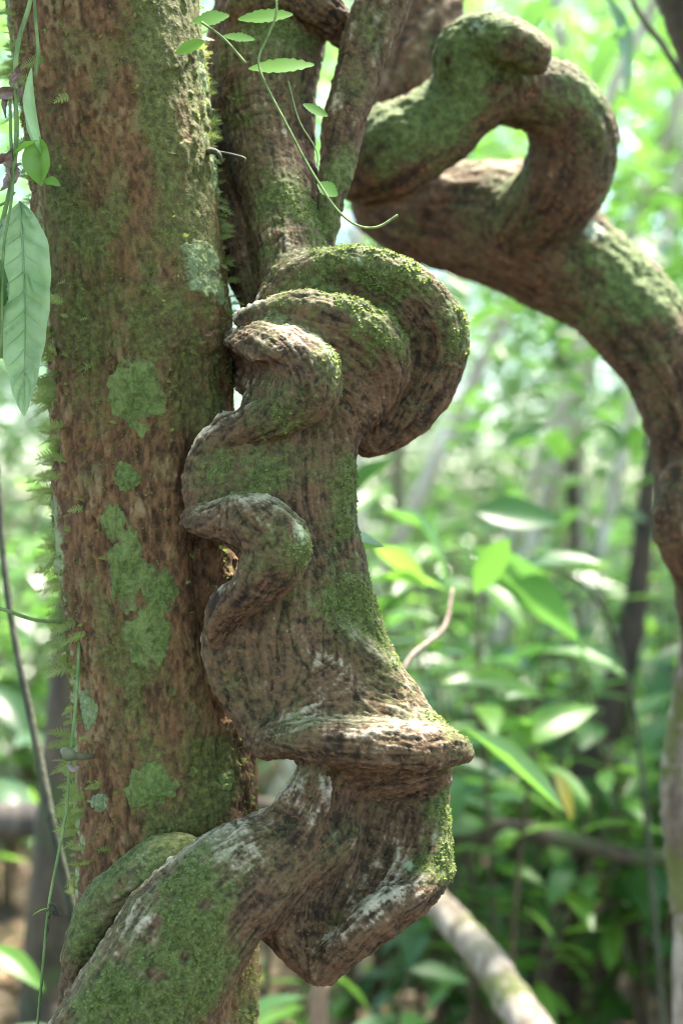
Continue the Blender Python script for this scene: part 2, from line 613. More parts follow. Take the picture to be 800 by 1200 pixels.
def cloud_obj(name, C, size, mat, parent, seed, **kw):
    V, F, t = leaf_cloud(np.asarray(C), size, seed, **kw)
    return link(name, np_mesh(name, V, F, {'tint': t}), mat, parent, smooth=False)

def clumps(center, rad, n_clump, per, seed, clump_r=0.3):
    r = np.random.default_rng(seed)
    d = r.normal(size=(n_clump, 3)); d /= np.linalg.norm(d, axis=1)[:, None]
    c = np.array(center) + d * (r.uniform(0.25, 1, n_clump) ** 0.5)[:, None] * np.array(rad)
    q = np.repeat(c, per, 0) + r.normal(size=(n_clump * per, 3)) * clump_r * np.array([1, 1, 0.6])
    return q, c

# fallen leaves
r_ = np.random.default_rng(11)
yy = 2.0 + 14 * r_.uniform(0, 1, 9000) ** 1.6
xx = r_.uniform(-0.45, 0.5, 9000) * (yy + 1.0)
C = np.stack([xx, yy, ground_z(xx, yy) + 0.012 + 0.02 * r_.uniform(0, 1, 9000)], 1)
o = cloud_obj('leaf_litter', C, 0.10, litter_mat, None, 12, up=2.5)
o['kind'] = 'stuff'
tag(o, 'dry brown fallen leaves lying on the forest floor', 'leaf litter')

# ------------------------------------------------------------------ foreground tree
TY = 1.423
tc_y = [-4500, -2000, -600, 0, 400, 800, 1000, 1200, 1800, 2400]
tc_x = [-180, 20, 92, 128, 160, 190, 199, 203, 205, 205]
tc_r = [70, 92, 104, 106, 104, 102, 102, 102, 112, 165]
tz = [CAM_Z - (y - 600) * K * TY for y in tc_y]
def trunk_axis(z):
    cx = np.interp(z, tz[::-1], [(x - 400) * K * TY for x in tc_x[::-1]])
    rr = np.interp(z, tz[::-1], [r * K * TY for r in tc_r[::-1]])
    return cx, rr

def trunk_surface(th, z):
    """displaced trunk surface and its bark attributes; th = angle, 0 = right (+X), -90 deg = towards camera"""
    cx, rr = trunk_axis(z)
    cx = cx + 0.004 * np.sin(z * 5.1) + 0.003 * np.sin(z * 11 + 1)
    ct, st = np.cos(th), np.sin(th)
    q = np.stack([ct * 0.09, st * 0.09, z], 1)
    fl = 0.045 * np.sin(2 * th + 1.3 * z) + 0.03 * np.sin(3 * th - 2 * z + 1)
    # shallow vertical furrow on the camera-right side
    thf = R(-52)
    fur = np.exp(-((th - thf + 2 * math.pi + math.pi) % (2 * math.pi) - math.pi) ** 2 / 0.03) * sstep(1.28, 1.42, z) * (1 - sstep(1.62, 1.80, z))
    lump = fbm(q * np.array([18, 18, 9]), 4, 3)
    plate_n = fbm(q * np.array([60, 60, 42]) + 0.7 * lump[:, None], 4, 9)
    up = sstep(1.86, 1.97, z + 0.03 * lump)
    plate = sstep(-0.02, 0.10, plate_n + 0.25 * (2 * up - 1))
    fine = fbm(q * np.array([260, 260, 120]), 4, 21, 0.6)
    crk = sstep(0.30, 0.60, 1 - np.abs(fbm(q * np.array([75, 75, 26]), 4, 31)) * 5) * sstep(-0.1, 0.3, fbm(q * 22, 3, 33))
    r = rr * (1 + fl) + 0.0035 * lump + 0.0024 * plate + 0.0019 * fine - 0.0016 * crk - 0.010 * fur
    p = np.stack([cx + r * ct, TY + r * st, z], 1)
    return p, dict(lump=lump, plate=plate, fine=fine, crk=crk, fur=fur, q=q)

def build_tree():
    root = empty('mossy_tree', ((205 - 400) * K * TY, TY, 0))
    tag(root, 'upright tree trunk with reddish brown bark, green lichen and moss fronds, beside the twisted liana', 'tree')
    nth = 420
    zz = np.concatenate([np.linspace(-0.05, 0.9, 50), np.linspace(0.9, 2.12, 860)[1:], np.linspace(2.12, 6.0, 90)[1:]])
    th = np.linspace(-math.pi, math.pi, nth, endpoint=False)
    Z, TH = np.meshgrid(zz, th, indexing='ij')
    V, A = trunk_surface(TH.ravel(), Z.ravel())
    n = len(zz)
    i, j = np.meshgrid(np.arange(n - 1), np.arange(nth), indexing='ij')
    i = i.ravel(); j = j.ravel(); j2 = (j + 1) % nth
    F = np.stack([i * nth + j, i * nth + j2, (i + 1) * nth + j2, (i + 1) * nth + j], 1)
    q = A['q']; t = TH.ravel(); z = Z.ravel()
    big = fbm(q * np.array([14, 14, 8]) + 3.1, 4, 41)
    mid = fbm(q * np.array([45, 45, 30]), 4, 43)
    S = lambda px, py: ((px - 400) * K * TY, CAM_Z - (py - 600) * K * TY)
    # olive moss film: mostly on the front right and in the upper part
    moss = 0.15 + 0.78 * big + 0.35 * mid + 0.16 * np.cos(t - R(-55)) + 0.30 * sstep(1.55, 1.85, z)
    moss = np.clip(moss, 0, 0.85)
    le = np.cos(t - R(188))                      # pale lichen film on the far left flank
    re = np.cos(t - R(-8))
    tiny = fbm(q * np.array([150, 150, 110]), 3, 45)
    lich = (0.40 + 0.8 * mid + 0.5 * tiny) * sstep(0.84, 0.99, le) + (0.36 + 0.8 * mid + 0.5 * tiny) * sstep(0.90, 0.99, re) * sstep(1.45, 1.62, z) - 0.08 + 0.25 * A['fine']
    lich = np.clip(lich + 0.2 * sstep(0.35, 0.6, mid), 0, 1)
    pale = np.clip(0.15 + 0.7 * mid + 0.25 * A['plate'], 0, 1) * 0.8
    me = np_mesh('trunk', V, F, {'relief': np.clip(0.52 + 0.75 * A['fine'] + 0.35 * fbm(q * np.array([190, 190, 130]), 3, 61) + 0.15 * mid, 0, 1), 'moss': moss, 'lichen': lich, 'pale': pale, 'crack': np.clip(A['crk'] * 0.5 + 0.35 * sstep(0.2, 0.55, -A['fine']) + 0.55 * (4 * A['plate'] * (1 - A['plate'])) * sstep(-0.1, 0.3, big) + 0.35 * A['fur'], 0, 1)})
    link('trunk', me, trunk_mat, root)

    # lichen patches: thin crusts with lobed rims
    lm, nt, b = new_mat('green_lichen')
    n1 = noise(nt, 210, 6, 0.75)
    c = mix(nt, rng_map(nt, n1, 0.38, 0.64), (0.065, 0.10, 0.02), (0.155, 0.205, 0.05))
    c = mix(nt, mul(nt, rng_map(nt, noise(nt, 45, 4, 0.6), 0.42, 0.7), 0.75), c, (0.20, 0.245, 0.075))
    c = mix(nt, mul(nt, rng_map(nt, noise(nt, 70, 5, 0.7), 0.55, 0.66), 0.7), c, (0.06, 0.06, 0.02))
    c = mix(nt, mul(nt, rng_map(nt, attr(nt, 'rim'), 0.45, 0.95), 0.8), c, (0.12, 0.11, 0.045))
    nt.links.new(c, b.inputs['Base Color'])
    b.inputs['Roughness'].default_value = 0.85
    bump(nt, b, noise(nt, 380, 4, 0.7), 0.9, 0.003)
    pm = lm.copy(); pm.name = 'pale_lichen'
    mixes = [x for x in pm.node_tree.nodes if x.type == 'MIX']
    mixes[0].inputs[6].default_value = (0.13, 0.17, 0.08, 1); mixes[0].inputs[7].default_value = (0.27, 0.33, 0.17, 1)

    def theta_of(px, z):
        cx, rr = trunk_axis(np.array([z]))
        s = np.clip(((px - 400) * K * (TY - 0.05) - cx[0]) / rr[0], -0.97, 0.97)
        return -math.acos(s)
    patches = [(160, 462, 32, 44, 0), (151, 560, 19, 18, 0), (135, 610, 15, 24, 0), (152, 655, 26, 40, 0), (176, 742, 30, 36, 0),
               (148, 690, 18, 26, 0), (178, 916, 33, 26, 0), (231, 318, 22, 38, 1), (262, 912, 9, 13, 0), (115, 940, 11, 10, 1),
               (190, 690, 20, 30, 0), (100, 835, 9, 22, 1)]
    for k, (px, py, rw, rh, kind) in enumerate(patches):
        z0 = CAM_Z - (py - 600) * K * (TY - 0.06)
        th0 = theta_of(px, z0)
        nr, na = 20, 110
        aa = np.linspace(0, 2 * math.pi, na, endpoint=False)
        lob = 1 + 0.42 * fbm(np.stack([np.cos(aa) * 1.6 + 9 * k, np.sin(aa) * 1.6, np.zeros(na)], 1), 4, 77) + 0.16 * vn(np.stack([np.cos(aa) * 6, np.sin(aa) * 5 + 3 * k, np.zeros(na)], 1), 78)
        cs = max(abs(math.sin(th0)), 0.25)
        thl = [th0]; zl = [z0]; ed = [0.0]
        for i in range(1, nr + 1):
            f = i / nr
            for a_, l_ in zip(aa, lob):
                thl.append(th0 + rw * f * l_ * math.cos(a_) * K * TY / 0.089 / cs)
                zl.append(z0 + rh * f * l_ * math.sin(a_) * K * TY)
                ed.append(f)
        thl = np.array(thl); zl = np.array(zl); ed = np.array(ed)
        p, AA = trunk_surface(thl, zl)
        p2, _ = trunk_surface(thl, zl)
        cx, rr = trunk_axis(zl)
        nrm = np.stack([np.cos(thl), np.sin(thl), np.zeros(len(thl))], 1)
        qq = np.stack([thl * 0.09, zl * 0, zl], 1)
        brk = fbm(qq * 70 + 5 * k, 5, 91, 0.65)
        hgt = 0.0016 * (1.25 - ed ** 2 * 1.1) + 0.0031 * brk + 0.0007 * fbm(qq * 420, 2, 5) - 0.004 * sstep(0.97, 1.0, ed)
        set_e = np.clip(1 - (hgt / 0.0016), 0, 1)
        p = p + nrm * hgt[:, None]
        faces = [(0, 1 + i, 1 + (i + 1) % na) for i in range(na)]
        for i in range(nr - 1):
            o1 = 1 + i * na; o2 = o1 + na
            faces += [(o1 + j, o2 + j, o2 + (j + 1) % na, o1 + (j + 1) % na) for j in range(na)]
        me = bpy.data.meshes.new('lichen_patch')
        me.from_pydata(p.tolist(), [], faces)
        set_attr(me, 'rim', set_e)
        link('lichen_patch', me, pm if kind else lm, root)

    # feathery moss fronds, mostly along the two flanks
    r = np.random.default_rng(5)
    Vs = []; Fs = []; Ts = []
    def frond(p, d, nrm, L, tint):
        side = np.cross(d, nrm); side /= np.linalg.norm(side)
        base = sum(len(v) for v in Vs)
        v = []; f = []
        m = max(4, int(L / 0.0017))
        for i in range(m):
            t = (i + 0.5) / m
            c = p + d * (L * t) + np.array([0, 0, -0.25 * L * t * t])
            wv = L * 0.22 * math.sin(math.pi * min(0.25 + 0.8 * t, 1.0)) * r.uniform(0.7, 1.2)
            for sgn in (-1, 1):
                k = base + len(v)
                tip = c + side * sgn * wv + d * (0.10 * L) + nrm * r.uniform(-.15, .25) * wv
                hw = L / m * 0.42
                v += [c - d * hw, tip - d * hw * 0.5, tip + d * hw * 0.5, c + d * hw]
                f.append((k, k + 1, k + 2, k + 3))
        Vs.append(np.array(v)); Fs.extend(f); Ts.extend([tint] * len(v))
    def spots():
        for _ in range(560):                                     # left flank
            yield r.uniform(-60, 1060), R(183 + r.normal(4, 20)), 0.007 + 0.026 * r.uniform() ** 2, 0.85
        for _ in range(110):                                     # right flank, upper half
            yield r.uniform(-40, 420), R(-10 + r.normal(0, 13)), r.uniform(0.005, 0.017), 0.6
        for _ in range(40):
            yield r.uniform(880, 1200), R(-8 + r.normal(0, 13)), r.uniform(0.005, 0.012), 0.6
        for _ in range(210):                                     # front
            yield r.uniform(-40, 960), R(r.uniform(-165, -35)), r.uniform(0.004, 0.011), 0.55
    dens = lambda y, t: vn(np.array([[y * 0.012, t * 2.0, 4.0]]), 3)[0]
    for py, th, L, tn in spots():
        if dens(py, th) < -0.25:
            continue
        for _ in range(r.integers(1, 3)):
            th2 = th + r.normal(0, 0.05); z = CAM_Z - (py - 600) * K * TY + r.normal(0, 0.006)
            p, _a = trunk_surface(np.array([th2]), np.array([z]))
            nrm = np.array([math.cos(th2), math.sin(th2), 0.0])
            tang = np.array([-math.sin(th2), math.cos(th2), 0.0])
            d = nrm * r.uniform(0.5, 1.0) + tang * r.uniform(-.6, .6) + np.array([0, 0, r.uniform(-.35, .5)])
            d /= np.linalg.norm(d)
            upv = np.array([0, -0.9, 0.5]) + r.normal(0, .45, 3)
            frond(p[0] - nrm * 0.001, d, upv - d * (upv @ d), L, np.clip(tn + r.normal(0, .25), 0, 1))
    # low moss leaflets lying on the bark
    V2 = []
    th = np.concatenate([R(180) + r.normal(0.05, 0.30, 12000), R(-12) + r.normal(0, 0.25, 4000), r.uniform(R(-170), R(-20), 7000)])
    z = r.uniform(0.95, 2.08, len(th))
    m = vn(np.stack([np.cos(th) * 5, np.sin(th) * 5, z * 14], 1), 6) + 0.5 * vn(np.stack([np.cos(th) * 16, np.sin(th) * 16, z * 50], 1), 7)
    keep = m > np.where((th > R(-168)) & (th < R(-35)), 0.52, 0.2)
    th = th[keep]; z = z[keep]
    p, _a = trunk_surface(th, z)
    nrm = np.stack([np.cos(th), np.sin(th), 0 * th], 1)
    V3, F3, T3 = leaf_cloud(p + nrm * 0.0006, 0.0034, 8, up=0.1, aspect=0.6)
    base = sum(len(v) for v in Vs)
    V = np.vstack(Vs + [V3]); F = np.vstack([np.array(Fs), F3 + base]); T = np.concatenate([np.array(Ts), T3 * 0.7])
    o = link('moss_fronds', np_mesh('moss_fronds', V, F, {'tint': T}), moss_mat, root, smooth=False)
    o['kind'] = 'stuff'

    # limbs and crown above the picture
    cx, rr = trunk_axis(np.array([5.5]))
    top = np.array([cx[0], TY, 5.4])
    for k, (dx, dy, dz) in enumerate([(-2.6, -0.9, 1.2), (-1.7, -1.4, 1.5), (-1.5, -0.2, 1.3), (-2.2, -1.6, 0.9)]):
        e = top + np.array([dx, dy, dz])
        tube_obj('limb', [(*top, 0.05), (*(top * 0.6 + e * 0.4 + [0, 0, .15]), 0.035), (*e, 0.012)], dark_bark, root, 8)
    C, c = clumps((cx[0] - 2.0, TY - 0.4, 6.5), (1.5, 1.5, 0.9), 80, 36, 3, 0.26)
    cloud_obj('crown', C, 0.13, crown_leaf, root, 4)
build_tree()

# ------------------------------------------------------------------ twisted liana
def H(px, py, d, r):
    Y = Y0 - d * K * Y0
    return (*P(px, py, Y), r * K * Y)
def chain(pts, n=5):
    return catmull([H(*p) for p in pts], n)
def web(a, b, n, t=None, m=24):
    """fills the sheet between two chains with intermediate chains (thickness t in photo pixels at the middle)"""
    A = np.array([H(*p) for p in a]); B = np.array([H(*p) for p in b])
    def res(X):
        X = catmull(X, 6); s = np.linspace(0, len(X) - 1, m)
        return np.stack([np.interp(s, np.arange(len(X)), X[:, k]) for k in range(4)], 1)
    A = res(A); B = res(B)
    out = []
    for f in np.linspace(0, 1, n):
        c = A * (1 - f) + B * f
        if t:
            c[:, 3] = c[:, 3] * (1 - 4 * f * (1 - f)) + t * K * Y0 * 4 * f * (1 - f)
        out.append(c)
    return out

PX = K * Y0
def build_liana():
    root = empty('twisted_liana', tuple(P(180, 1200, 1.26) * np.array([1, 1, 0])))
    tag(root, 'thick twisted woody liana with wavy folded edges and green moss, pressed against the tree trunk', 'liana')
    lo = P(40, 1330, 1.35); hi = P(590, -70, 1.35)
    s = Sculpt((lo[0] - .04, 1.10, lo[2] - .02), (hi[0] + .03, 1.66, hi[2] + .05), 0.0028)
    # lower limb, rising from the lower left
    s.group([chain([(40, 1420, 130, 88), (105, 1285, 122, 86), (165, 1185, 110, 82), (222, 1090, 92, 76), (282, 1030, 72, 66), (335, 1000, 52, 52), (380, 985, 30, 40)])], 0.014)
    # wedge below the brim: left ridge, right edge, lower lip, recessed middle
    left = [(372, 880, 42, 14), (362, 920, 52, 22), (338, 965, 58, 26), (322, 1020, 55, 34), (330, 1080, 45, 30), (368, 1125, 48, 22)]
    right = [(502, 885, 4, 24), (508, 930, -2, 20), (508, 975, 6, 20), (506, 1015, 22, 22), (478, 1055, 38, 24), (385, 1132, 56, 18)]
    mid = [(440, 880, -16, 26), (444, 925, -34, 26), (435, 970, -34, 30), (425, 1015, -20, 34), (405, 1065, 4, 32), (376, 1128, 46, 20)]
    s.group(web(left, mid, 8), 0.012)
    s.group(web(mid, right, 8), 0.012)
    s.group([chain([(516, 1024, 28, 14), (488, 1046, 56, 18), (440, 1070, 76, 20), (405, 1106, 78, 20), (376, 1136, 64, 16)])], 0.007)
    s.group([chain([(376, 884, 46, 9), (379, 912, 66, 11), (376, 945, 74, 13), (352, 985, 78, 18), (330, 1030, 70, 24)])], 0.008)
    s.group([chain([(318, 975, 150, 3), (322, 1010, 150, 5), (320, 1050, 140, 3)]), chain([(318, 975, 128, 3), (322, 1010, 124, 5), (320, 1050, 122, 3)])], 0.004, cut=True, flow=False)
    # main body
    ledge = [(250, 520, 34, 22), (236, 555, 38, 22), (240, 600, 40, 22), (280, 622, 30, 26), (312, 655, 25, 32), (276, 716, 34, 26), (254, 755, 34, 17), (266, 800, 34, 18), (296, 848, 42, 18), (318, 868, 50, 14)]
    redge = [(398, 440, 6, 26), (400, 490, 4, 25), (392, 545, 2, 26), (392, 600, 0, 27), (402, 660, 0, 27), (412, 715, 2, 28), (430, 760, 4, 27), (450, 800, 8, 30), (464, 832, 18, 26), (492, 856, 40, 22)]
    core = [(330, 470, 0, 44), (320, 530, 6, 48), (318, 580, 4, 52), (335, 630, -2, 50), (350, 680, -4, 52), (340, 730, 4, 54), (344, 775, 8, 56), (362, 810, 14, 54), (380, 838, 24, 42), (410, 862, 40, 30)]
    s.group(web(ledge, core, 5), 0.010)
    s.group(web(core, redge, 6), 0.012)
    # brim
    s.group([chain([(309, 874, 50, 13), (332, 868, 76, 19), (368, 868, 98, 26), (420, 873, 108, 29), (475, 876, 98, 29), (516, 877, 76, 24), (541, 880, 54, 14)])], 0.020)
    s.group(web([(340, 850, 60, 16), (390, 845, 70, 20), (450, 850, 66, 22), (505, 862, 52, 18)],
                [(350, 795, 36, 30), (385, 795, 40, 30), (425, 800, 34, 30), (462, 818, 24, 24)], 5), 0.014)
    s.group(web([(345, 872, 50, 12), (400, 880, 60, 16), (460, 884, 52, 20), (520, 884, 38, 14)],
                [(400, 900, 6, 24), (430, 905, 4, 26), (470, 905, 4, 26), (505, 905, 8, 20)], 5), 0.012)
    # ridge stepping down the right of the body above the brim
    s.group([chain([(404, 742, 44, 14), (428, 770, 46, 17), (452, 796, 40, 18), (474, 826, 32, 16)])], 0.016)
    # lower hook
    s.group([chain([(228, 610, 50, 17), (250, 611, 68, 23), (288, 610, 86, 33), (320, 628, 96, 38), (322, 652, 94, 38), (298, 683, 82, 31), (268, 712, 64, 24), (252, 742, 46, 15)])], 0.003)
    # hollow behind the lower hook, where the trunk shows through
    s.group([chain([(242, 668, 120, 14), (238, 668, -120, 16)]), chain([(258, 662, 160, 22), (254, 661, -120, 20)])], 0.010, cut=True, flow=False)
    # upper hook
    s.group([chain([(205, 436, -190, 34), (250, 432, -130, 38), (280, 427, -62, 42), (304, 424, 2, 45), (328, 426, 54, 47), (352, 440, 70, 46), (350, 464, 70, 40), (322, 488, 62, 28), (285, 500, 50, 20), (252, 520, 40, 19)])], 0.004)
    s.group([chain([(250, 434, -62, 22), (284, 434, 12, 20), (310, 438, 78, 12), (324, 442, 112, 8)])], 0.024, cut=True, flow=False)
    s.group([chain([(274, 470, 120, 13), (272, 470, -140, 14)]), chain([(262, 455, 120, 12), (262, 460, -140, 14)])], 0.004, cut=True, flow=False)
    # inner swirl
    s.group([chain([(282, 372, 8, 10), (318, 366, 24, 18), (365, 366, 34, 24), (415, 380, 30, 27), (446, 402, 18, 30), (452, 436, 0, 28), (436, 470, -14, 24)])], 0.005)
    s.group(web([(330, 390, 20, 30), (380, 400, 20, 34), (420, 430, 0, 34)], [(360, 460, 0, 40), (390, 470, 0, 36), (410, 480, -5, 30)], 5), 0.010)
    # outer swirl: a broad fold with a rolled rim
    rim = [(316, 352, -14, 16), (340, 326, -10, 18), (382, 311, -4, 20), (432, 312, 0, 21), (480, 330, -4, 23), (514, 366, -12, 25), (524, 408, -22, 25), (508, 452, -34, 26), (470, 492, -46, 28), (432, 508, -54, 28)]
    inn = [(345, 372, -14, 22), (362, 362, -16, 24), (390, 358, -22, 26), (422, 366, -26, 26), (446, 386, -30, 28), (462, 404, -34, 30), (462, 420, -38, 32), (448, 440, -44, 34), (425, 460, -50, 34), (404, 470, -50, 34)]
    s.group(web(rim, inn, 6, 19), 0.006)
    # neck and upper limb
    s.group([chain([(372, 400, -30, 40), (352, 345, -46, 42), (343, 300, -66, 42), (334, 250, -96, 44), (318, 185, -134, 50), (310, 115, -175, 60), (318, 40, -215, 66), (330, -40, -250, 64), (345, -110, -280, 58)])], 0.016)
    s.group([chain([(300, 350, -110, 20), (285, 300, -130, 28), (277, 230, -160, 28), (270, 150, -185, 28), (268, 80, -215, 30), (285, 20, -235, 36)])], 0.012)
    s.group([chain([(280, 10, -150, 16), (330, -6, -140, 24), (375, 10, -150, 24), (402, 40, -175, 18)])], 0.012)
    me = s.mesh('stem', 1)
    V = coords(me); N = normals(me)
    cv = convexity(me, V, N, 40)
    T = s.T.copy()
    T -= N * (T * N).sum(1)[:, None]
    T /= np.maximum(np.linalg.norm(T, axis=1), 1e-6)[:, None]
    B = np.cross(N, T)
    lump = fbm(V * 24, 3, 2)
    lump2 = fbm(V * 70, 3, 4)
    st1 = 0.65 * streak(V, T, 190, 0.014, 11, 9) + 0.5 * streak(V, T, 300, 0.012, 12, 9)
    st2 = streak(V, T, 430, 0.007, 13)
    ring = streak(V, B, 210, 0.010, 15)                      # short wrinkles across the grain
    grain = fbm(V * 420, 2, 17)
    wart = sstep(0.35, 0.7, fbm(V * 150, 2, 18))
    rid = 1 - np.abs(streak(V, T, 95, 0.02, 19)) * 3.2
    crk = sstep(0.45, 0.95, rid) * sstep(-0.15, 0.35, fbm(V * 34, 3, 23))
    S = lambda px, py, d, r, wt: (P(px, py, Y0 - d * PX), r * PX, wt)
    moss = gauss(V, [S(415, 620, 20, 38, .9), S(425, 700, 20, 45, .9), S(420, 560, 20, 30, .6), S(455, 780, 20, 32, .55), S(525, 862, 50, 32, 1.2), S(490, 850, 50, 25, .5),
                     S(528, 950, 10, 26, .95), S(525, 1010, 15, 28, 1.0), S(495, 1025, 30, 22, .7), S(425, 375, 30, 45, 1.0), S(370, 350, 20, 35, .7), S(470, 400, 10, 30, .6),
                     S(400, 300, 0, 45, .7), S(480, 320, 0, 40, .7), S(535, 390, -10, 40, .6), S(345, 480, 80, 36, .7), S(385, 430, 80, 30, .6), S(335, 372, 40, 24, .5),
                     S(340, 640, 110, 34, .5), S(350, 660, 110, 25, .5), S(260, 560, 60, 35, .45), S(310, 545, 60, 35, .4), S(190, 1080, 160, 40, .6), S(150, 1150, 170, 50, .6), S(235, 1120, 140, 40, .7), S(225, 1040, 130, 36, .5),
                     S(110, 1190, 170, 40, .4), S(200, 1190, 170, 50, .6), S(250, 1060, 130, 30, .45),
                     S(340, 240, -60, 40, .6), S(375, 270, -60, 25, .8), S(290, 130, -120, 40, .6), S(330, 70, -160, 50, .7), S(270, 90, -160, 40, .55), S(300, 290, -40, 30, .5), S(330, 20, -150, 40, .5)])
    moss = moss * (0.60 + 0.75 * fbm(V * 75, 4, 29) + 0.55 * fbm(V * 24, 3, 28) + 0.4 * st1) + 0.21 + 0.28 * fbm(V * 26, 3, 37) + 0.12 * np.clip(N[:, 2], 0, 1) - 0.10 * (N[:, 2] < -0.35)
    moss = np.clip(moss, 0, 0.95)
    lich = gauss(V, [S(330, 385, 40, 30, .55), S(385, 420, 90, 28, .5), S(355, 620, 120, 22, .65), S(450, 862, 90, 32, .6), S(395, 862, 90, 30, .35), S(390, 822, 60, 9, 1.0),
                     S(480, 1018, 30, 12, 1.0), S(415, 300, 10, 25, .5), S(345, 330, 10, 25, .45), S(130, 1140, 180, 26, .7), S(495, 330, 0, 14, .7), S(300, 590, 100, 20, .3), S(365, 990, 70, 18, .4), S(250, 60, -160, 20, .6)])
    lich = np.clip(lich * (0.8 + 0.5 * fbm(V * 60, 3, 47)) + 0.10 * fbm(V * 45, 3, 48), 0, 1)
    wear_highlight = sstep(0.0003, 0.0026, cv)
    pale = np.clip(-0.10 + 0.72 * wear_highlight + 0.32 * fbm(V * 28, 3, 53) + 0.22 * st1 + 0.55 * np.clip(N[:, 2], -0.4, 1), 0, 1)  # worn ridges, plus highlights painted into the colour of ridge tops and up-facing bark
    mf = sstep(0.40, 0.95, moss)
    disp = 0.0036 * lump + 0.0022 * lump2 + (1 - 0.5 * mf) * (0.0013 * st1 + 0.0011 * st2 + 0.0009 * ring * (lump2 > -0.1)) + 0.0008 * grain + 0.0010 * wart - 0.0014 * crk * (1 - mf) + mf * (0.0012 + 0.0011 * fbm(V * 260, 3, 59))
    V = V + N * disp[:, None]
    me.vertices.foreach_set('co', V.astype(np.float32).ravel())
    me.update()
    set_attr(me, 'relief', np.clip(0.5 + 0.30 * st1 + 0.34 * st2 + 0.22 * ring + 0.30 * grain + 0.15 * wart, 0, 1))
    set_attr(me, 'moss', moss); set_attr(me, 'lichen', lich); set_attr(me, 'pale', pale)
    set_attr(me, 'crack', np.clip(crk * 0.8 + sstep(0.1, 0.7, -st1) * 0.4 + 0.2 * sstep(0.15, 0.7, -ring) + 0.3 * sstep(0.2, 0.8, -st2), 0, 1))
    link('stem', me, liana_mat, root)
    # moss leaflets on the mossy parts
    r = np.random.default_rng(31)
    cand = np.where((moss > 0.42) & (r.uniform(0, 1, len(V)) < 0.22 * sstep(0.4, 0.9, moss)))[0]
    Vm, Fm, Tm = leaf_cloud(V[cand] + N[cand] * 0.0007, 0.0034, 32, up=0.0, aspect=0.7)
    o = link('moss', np_mesh('moss', Vm, Fm, {'tint': Tm * 0.75}), moss_mat, root, smooth=False)
    o['kind'] = 'stuff'
    print('liana verts', len(V), 'moss', len(cand))

    # slender straight stem leaning across the upper limb
    s2 = Sculpt(P(330, 420, 1.5) + [0, -.18, 0], P(540, -90, 1.5) + [0, .2, 0], 0.004)
    s2.group([chain([(372, 360, -40, 14), (380, 285, -70, 13), (391, 215, -90, 19), (408, 130, -110, 27), (428, 60, -125, 30), (450, 0, -135, 32), (478, -80, -150, 33)])], 0.006)
    me2 = s2.mesh('side_stem', 1)
    finish_bark(me2, s2, [(P(436, 40, 1.4), .04, .4), (P(440, 100, 1.4), .02, .5), (P(400, 215, 1.4), .03, .7), (P(388, 260, 1.4), .02, .7)], [(P(470, 30, 1.4), .012, .6), (P(445, 90, 1.4), .012, .6), (P(415, 180, 1.4), .01, .6)], 1.0)
    link('side_stem', me2, liana_mat, root)

    # loop of the liana lying between lower limb and trunk
    s3 = Sculpt(P(40, 1290, 1.3) + [0, -.12, 0], P(290, 930, 1.35) + [0, .16, 0], 0.0035)
    s3.group([chain([(100, 1260, 40, 20), (94, 1190, 44, 24), (98, 1125, 50, 25), (114, 1080, 52, 31), (152, 1042, 50, 36), (198, 1012, 44, 37), (226, 1018, 34, 30), (246, 1060, 28, 24)])], 0.006)
    me3 = s3.mesh('loop', 1)
    finish_bark(me3, s3, [(P(200, 985, 1.3), .04, 1.0), (P(225, 985, 1.3), .02, .8), (P(150, 1015, 1.3), .03, .6), (P(105, 1070, 1.3), .025, .5), (P(100, 1100, 1.3), .02, .4)], [(P(170, 1005, 1.3), .02, .6), (P(110, 1060, 1.3), .015, .5)], 1.0)
    link('loop', me3, liana_mat, root)

def finish_bark(me, s, moss_pts, lich_pts, sc_=1.0):
    V = coords(me); N = normals(me)
    T = s.T.copy()
    T -= N * (T * N).sum(1)[:, None]
    T /= np.maximum(np.linalg.norm(T, axis=1), 1e-6)[:, None]
    lump = fbm(V * 20 / sc_, 3, 2); lump2 = fbm(V * 65 / sc_, 3, 4)
    st1 = streak(V, T, 150 / sc_, 0.014 * sc_, 11)
    rid = 1 - np.abs(streak(V, T, 90 / sc_, 0.02 * sc_, 19)) * 3.2
    crk = sstep(0.45, 0.95, rid) * sstep(-0.1, 0.4, fbm(V * 34 / sc_, 3, 23))
    moss = np.clip(gauss(V, moss_pts) * (0.66 + 0.8 * fbm(V * 42, 4, 29) + 0.3 * st1) + 0.21 + 0.28 * fbm(V * 26, 3, 37) + 0.12 * np.clip(N[:, 2], 0, 1), 0, 0.95)
    lich = np.clip(gauss(V, lich_pts) * (0.8 + 0.5 * fbm(V * 60, 3, 47)), 0, 1)
    pale = np.clip(-0.02 + 0.35 * lump2 + 0.22 * st1 + 0.36 * np.clip(N[:, 2], -0.3, 1), 0, 1)  # up-facing bark painted paler, like light from above
    V = V + N * (sc_ * (0.003 * lump + 0.0020 * lump2 + 0.0018 * st1 + 0.0012 * fbm(V * 300 / sc_, 2, 5) + 0.0014 * sstep(.3, .7, fbm(V * 130 / sc_, 2, 6)) - 0.0022 * crk))[:, None]
    me.vertices.foreach_set('co', V.astype(np.float32).ravel())
    me.update()
    set_attr(me, 'moss', moss); set_attr(me, 'lichen', lich); set_attr(me, 'pale', pale); set_attr(me, 'crack', np.clip(crk * 0.8 + 0.4 * sstep(.25, .9, -st1), 0, 1))
    set_attr(me, 'relief', np.clip(0.5 + 0.32 * st1 + 0.4 * fbm(V * 300 / sc_, 2, 5) + 0.15 * lump2, 0, 1))
build_liana()

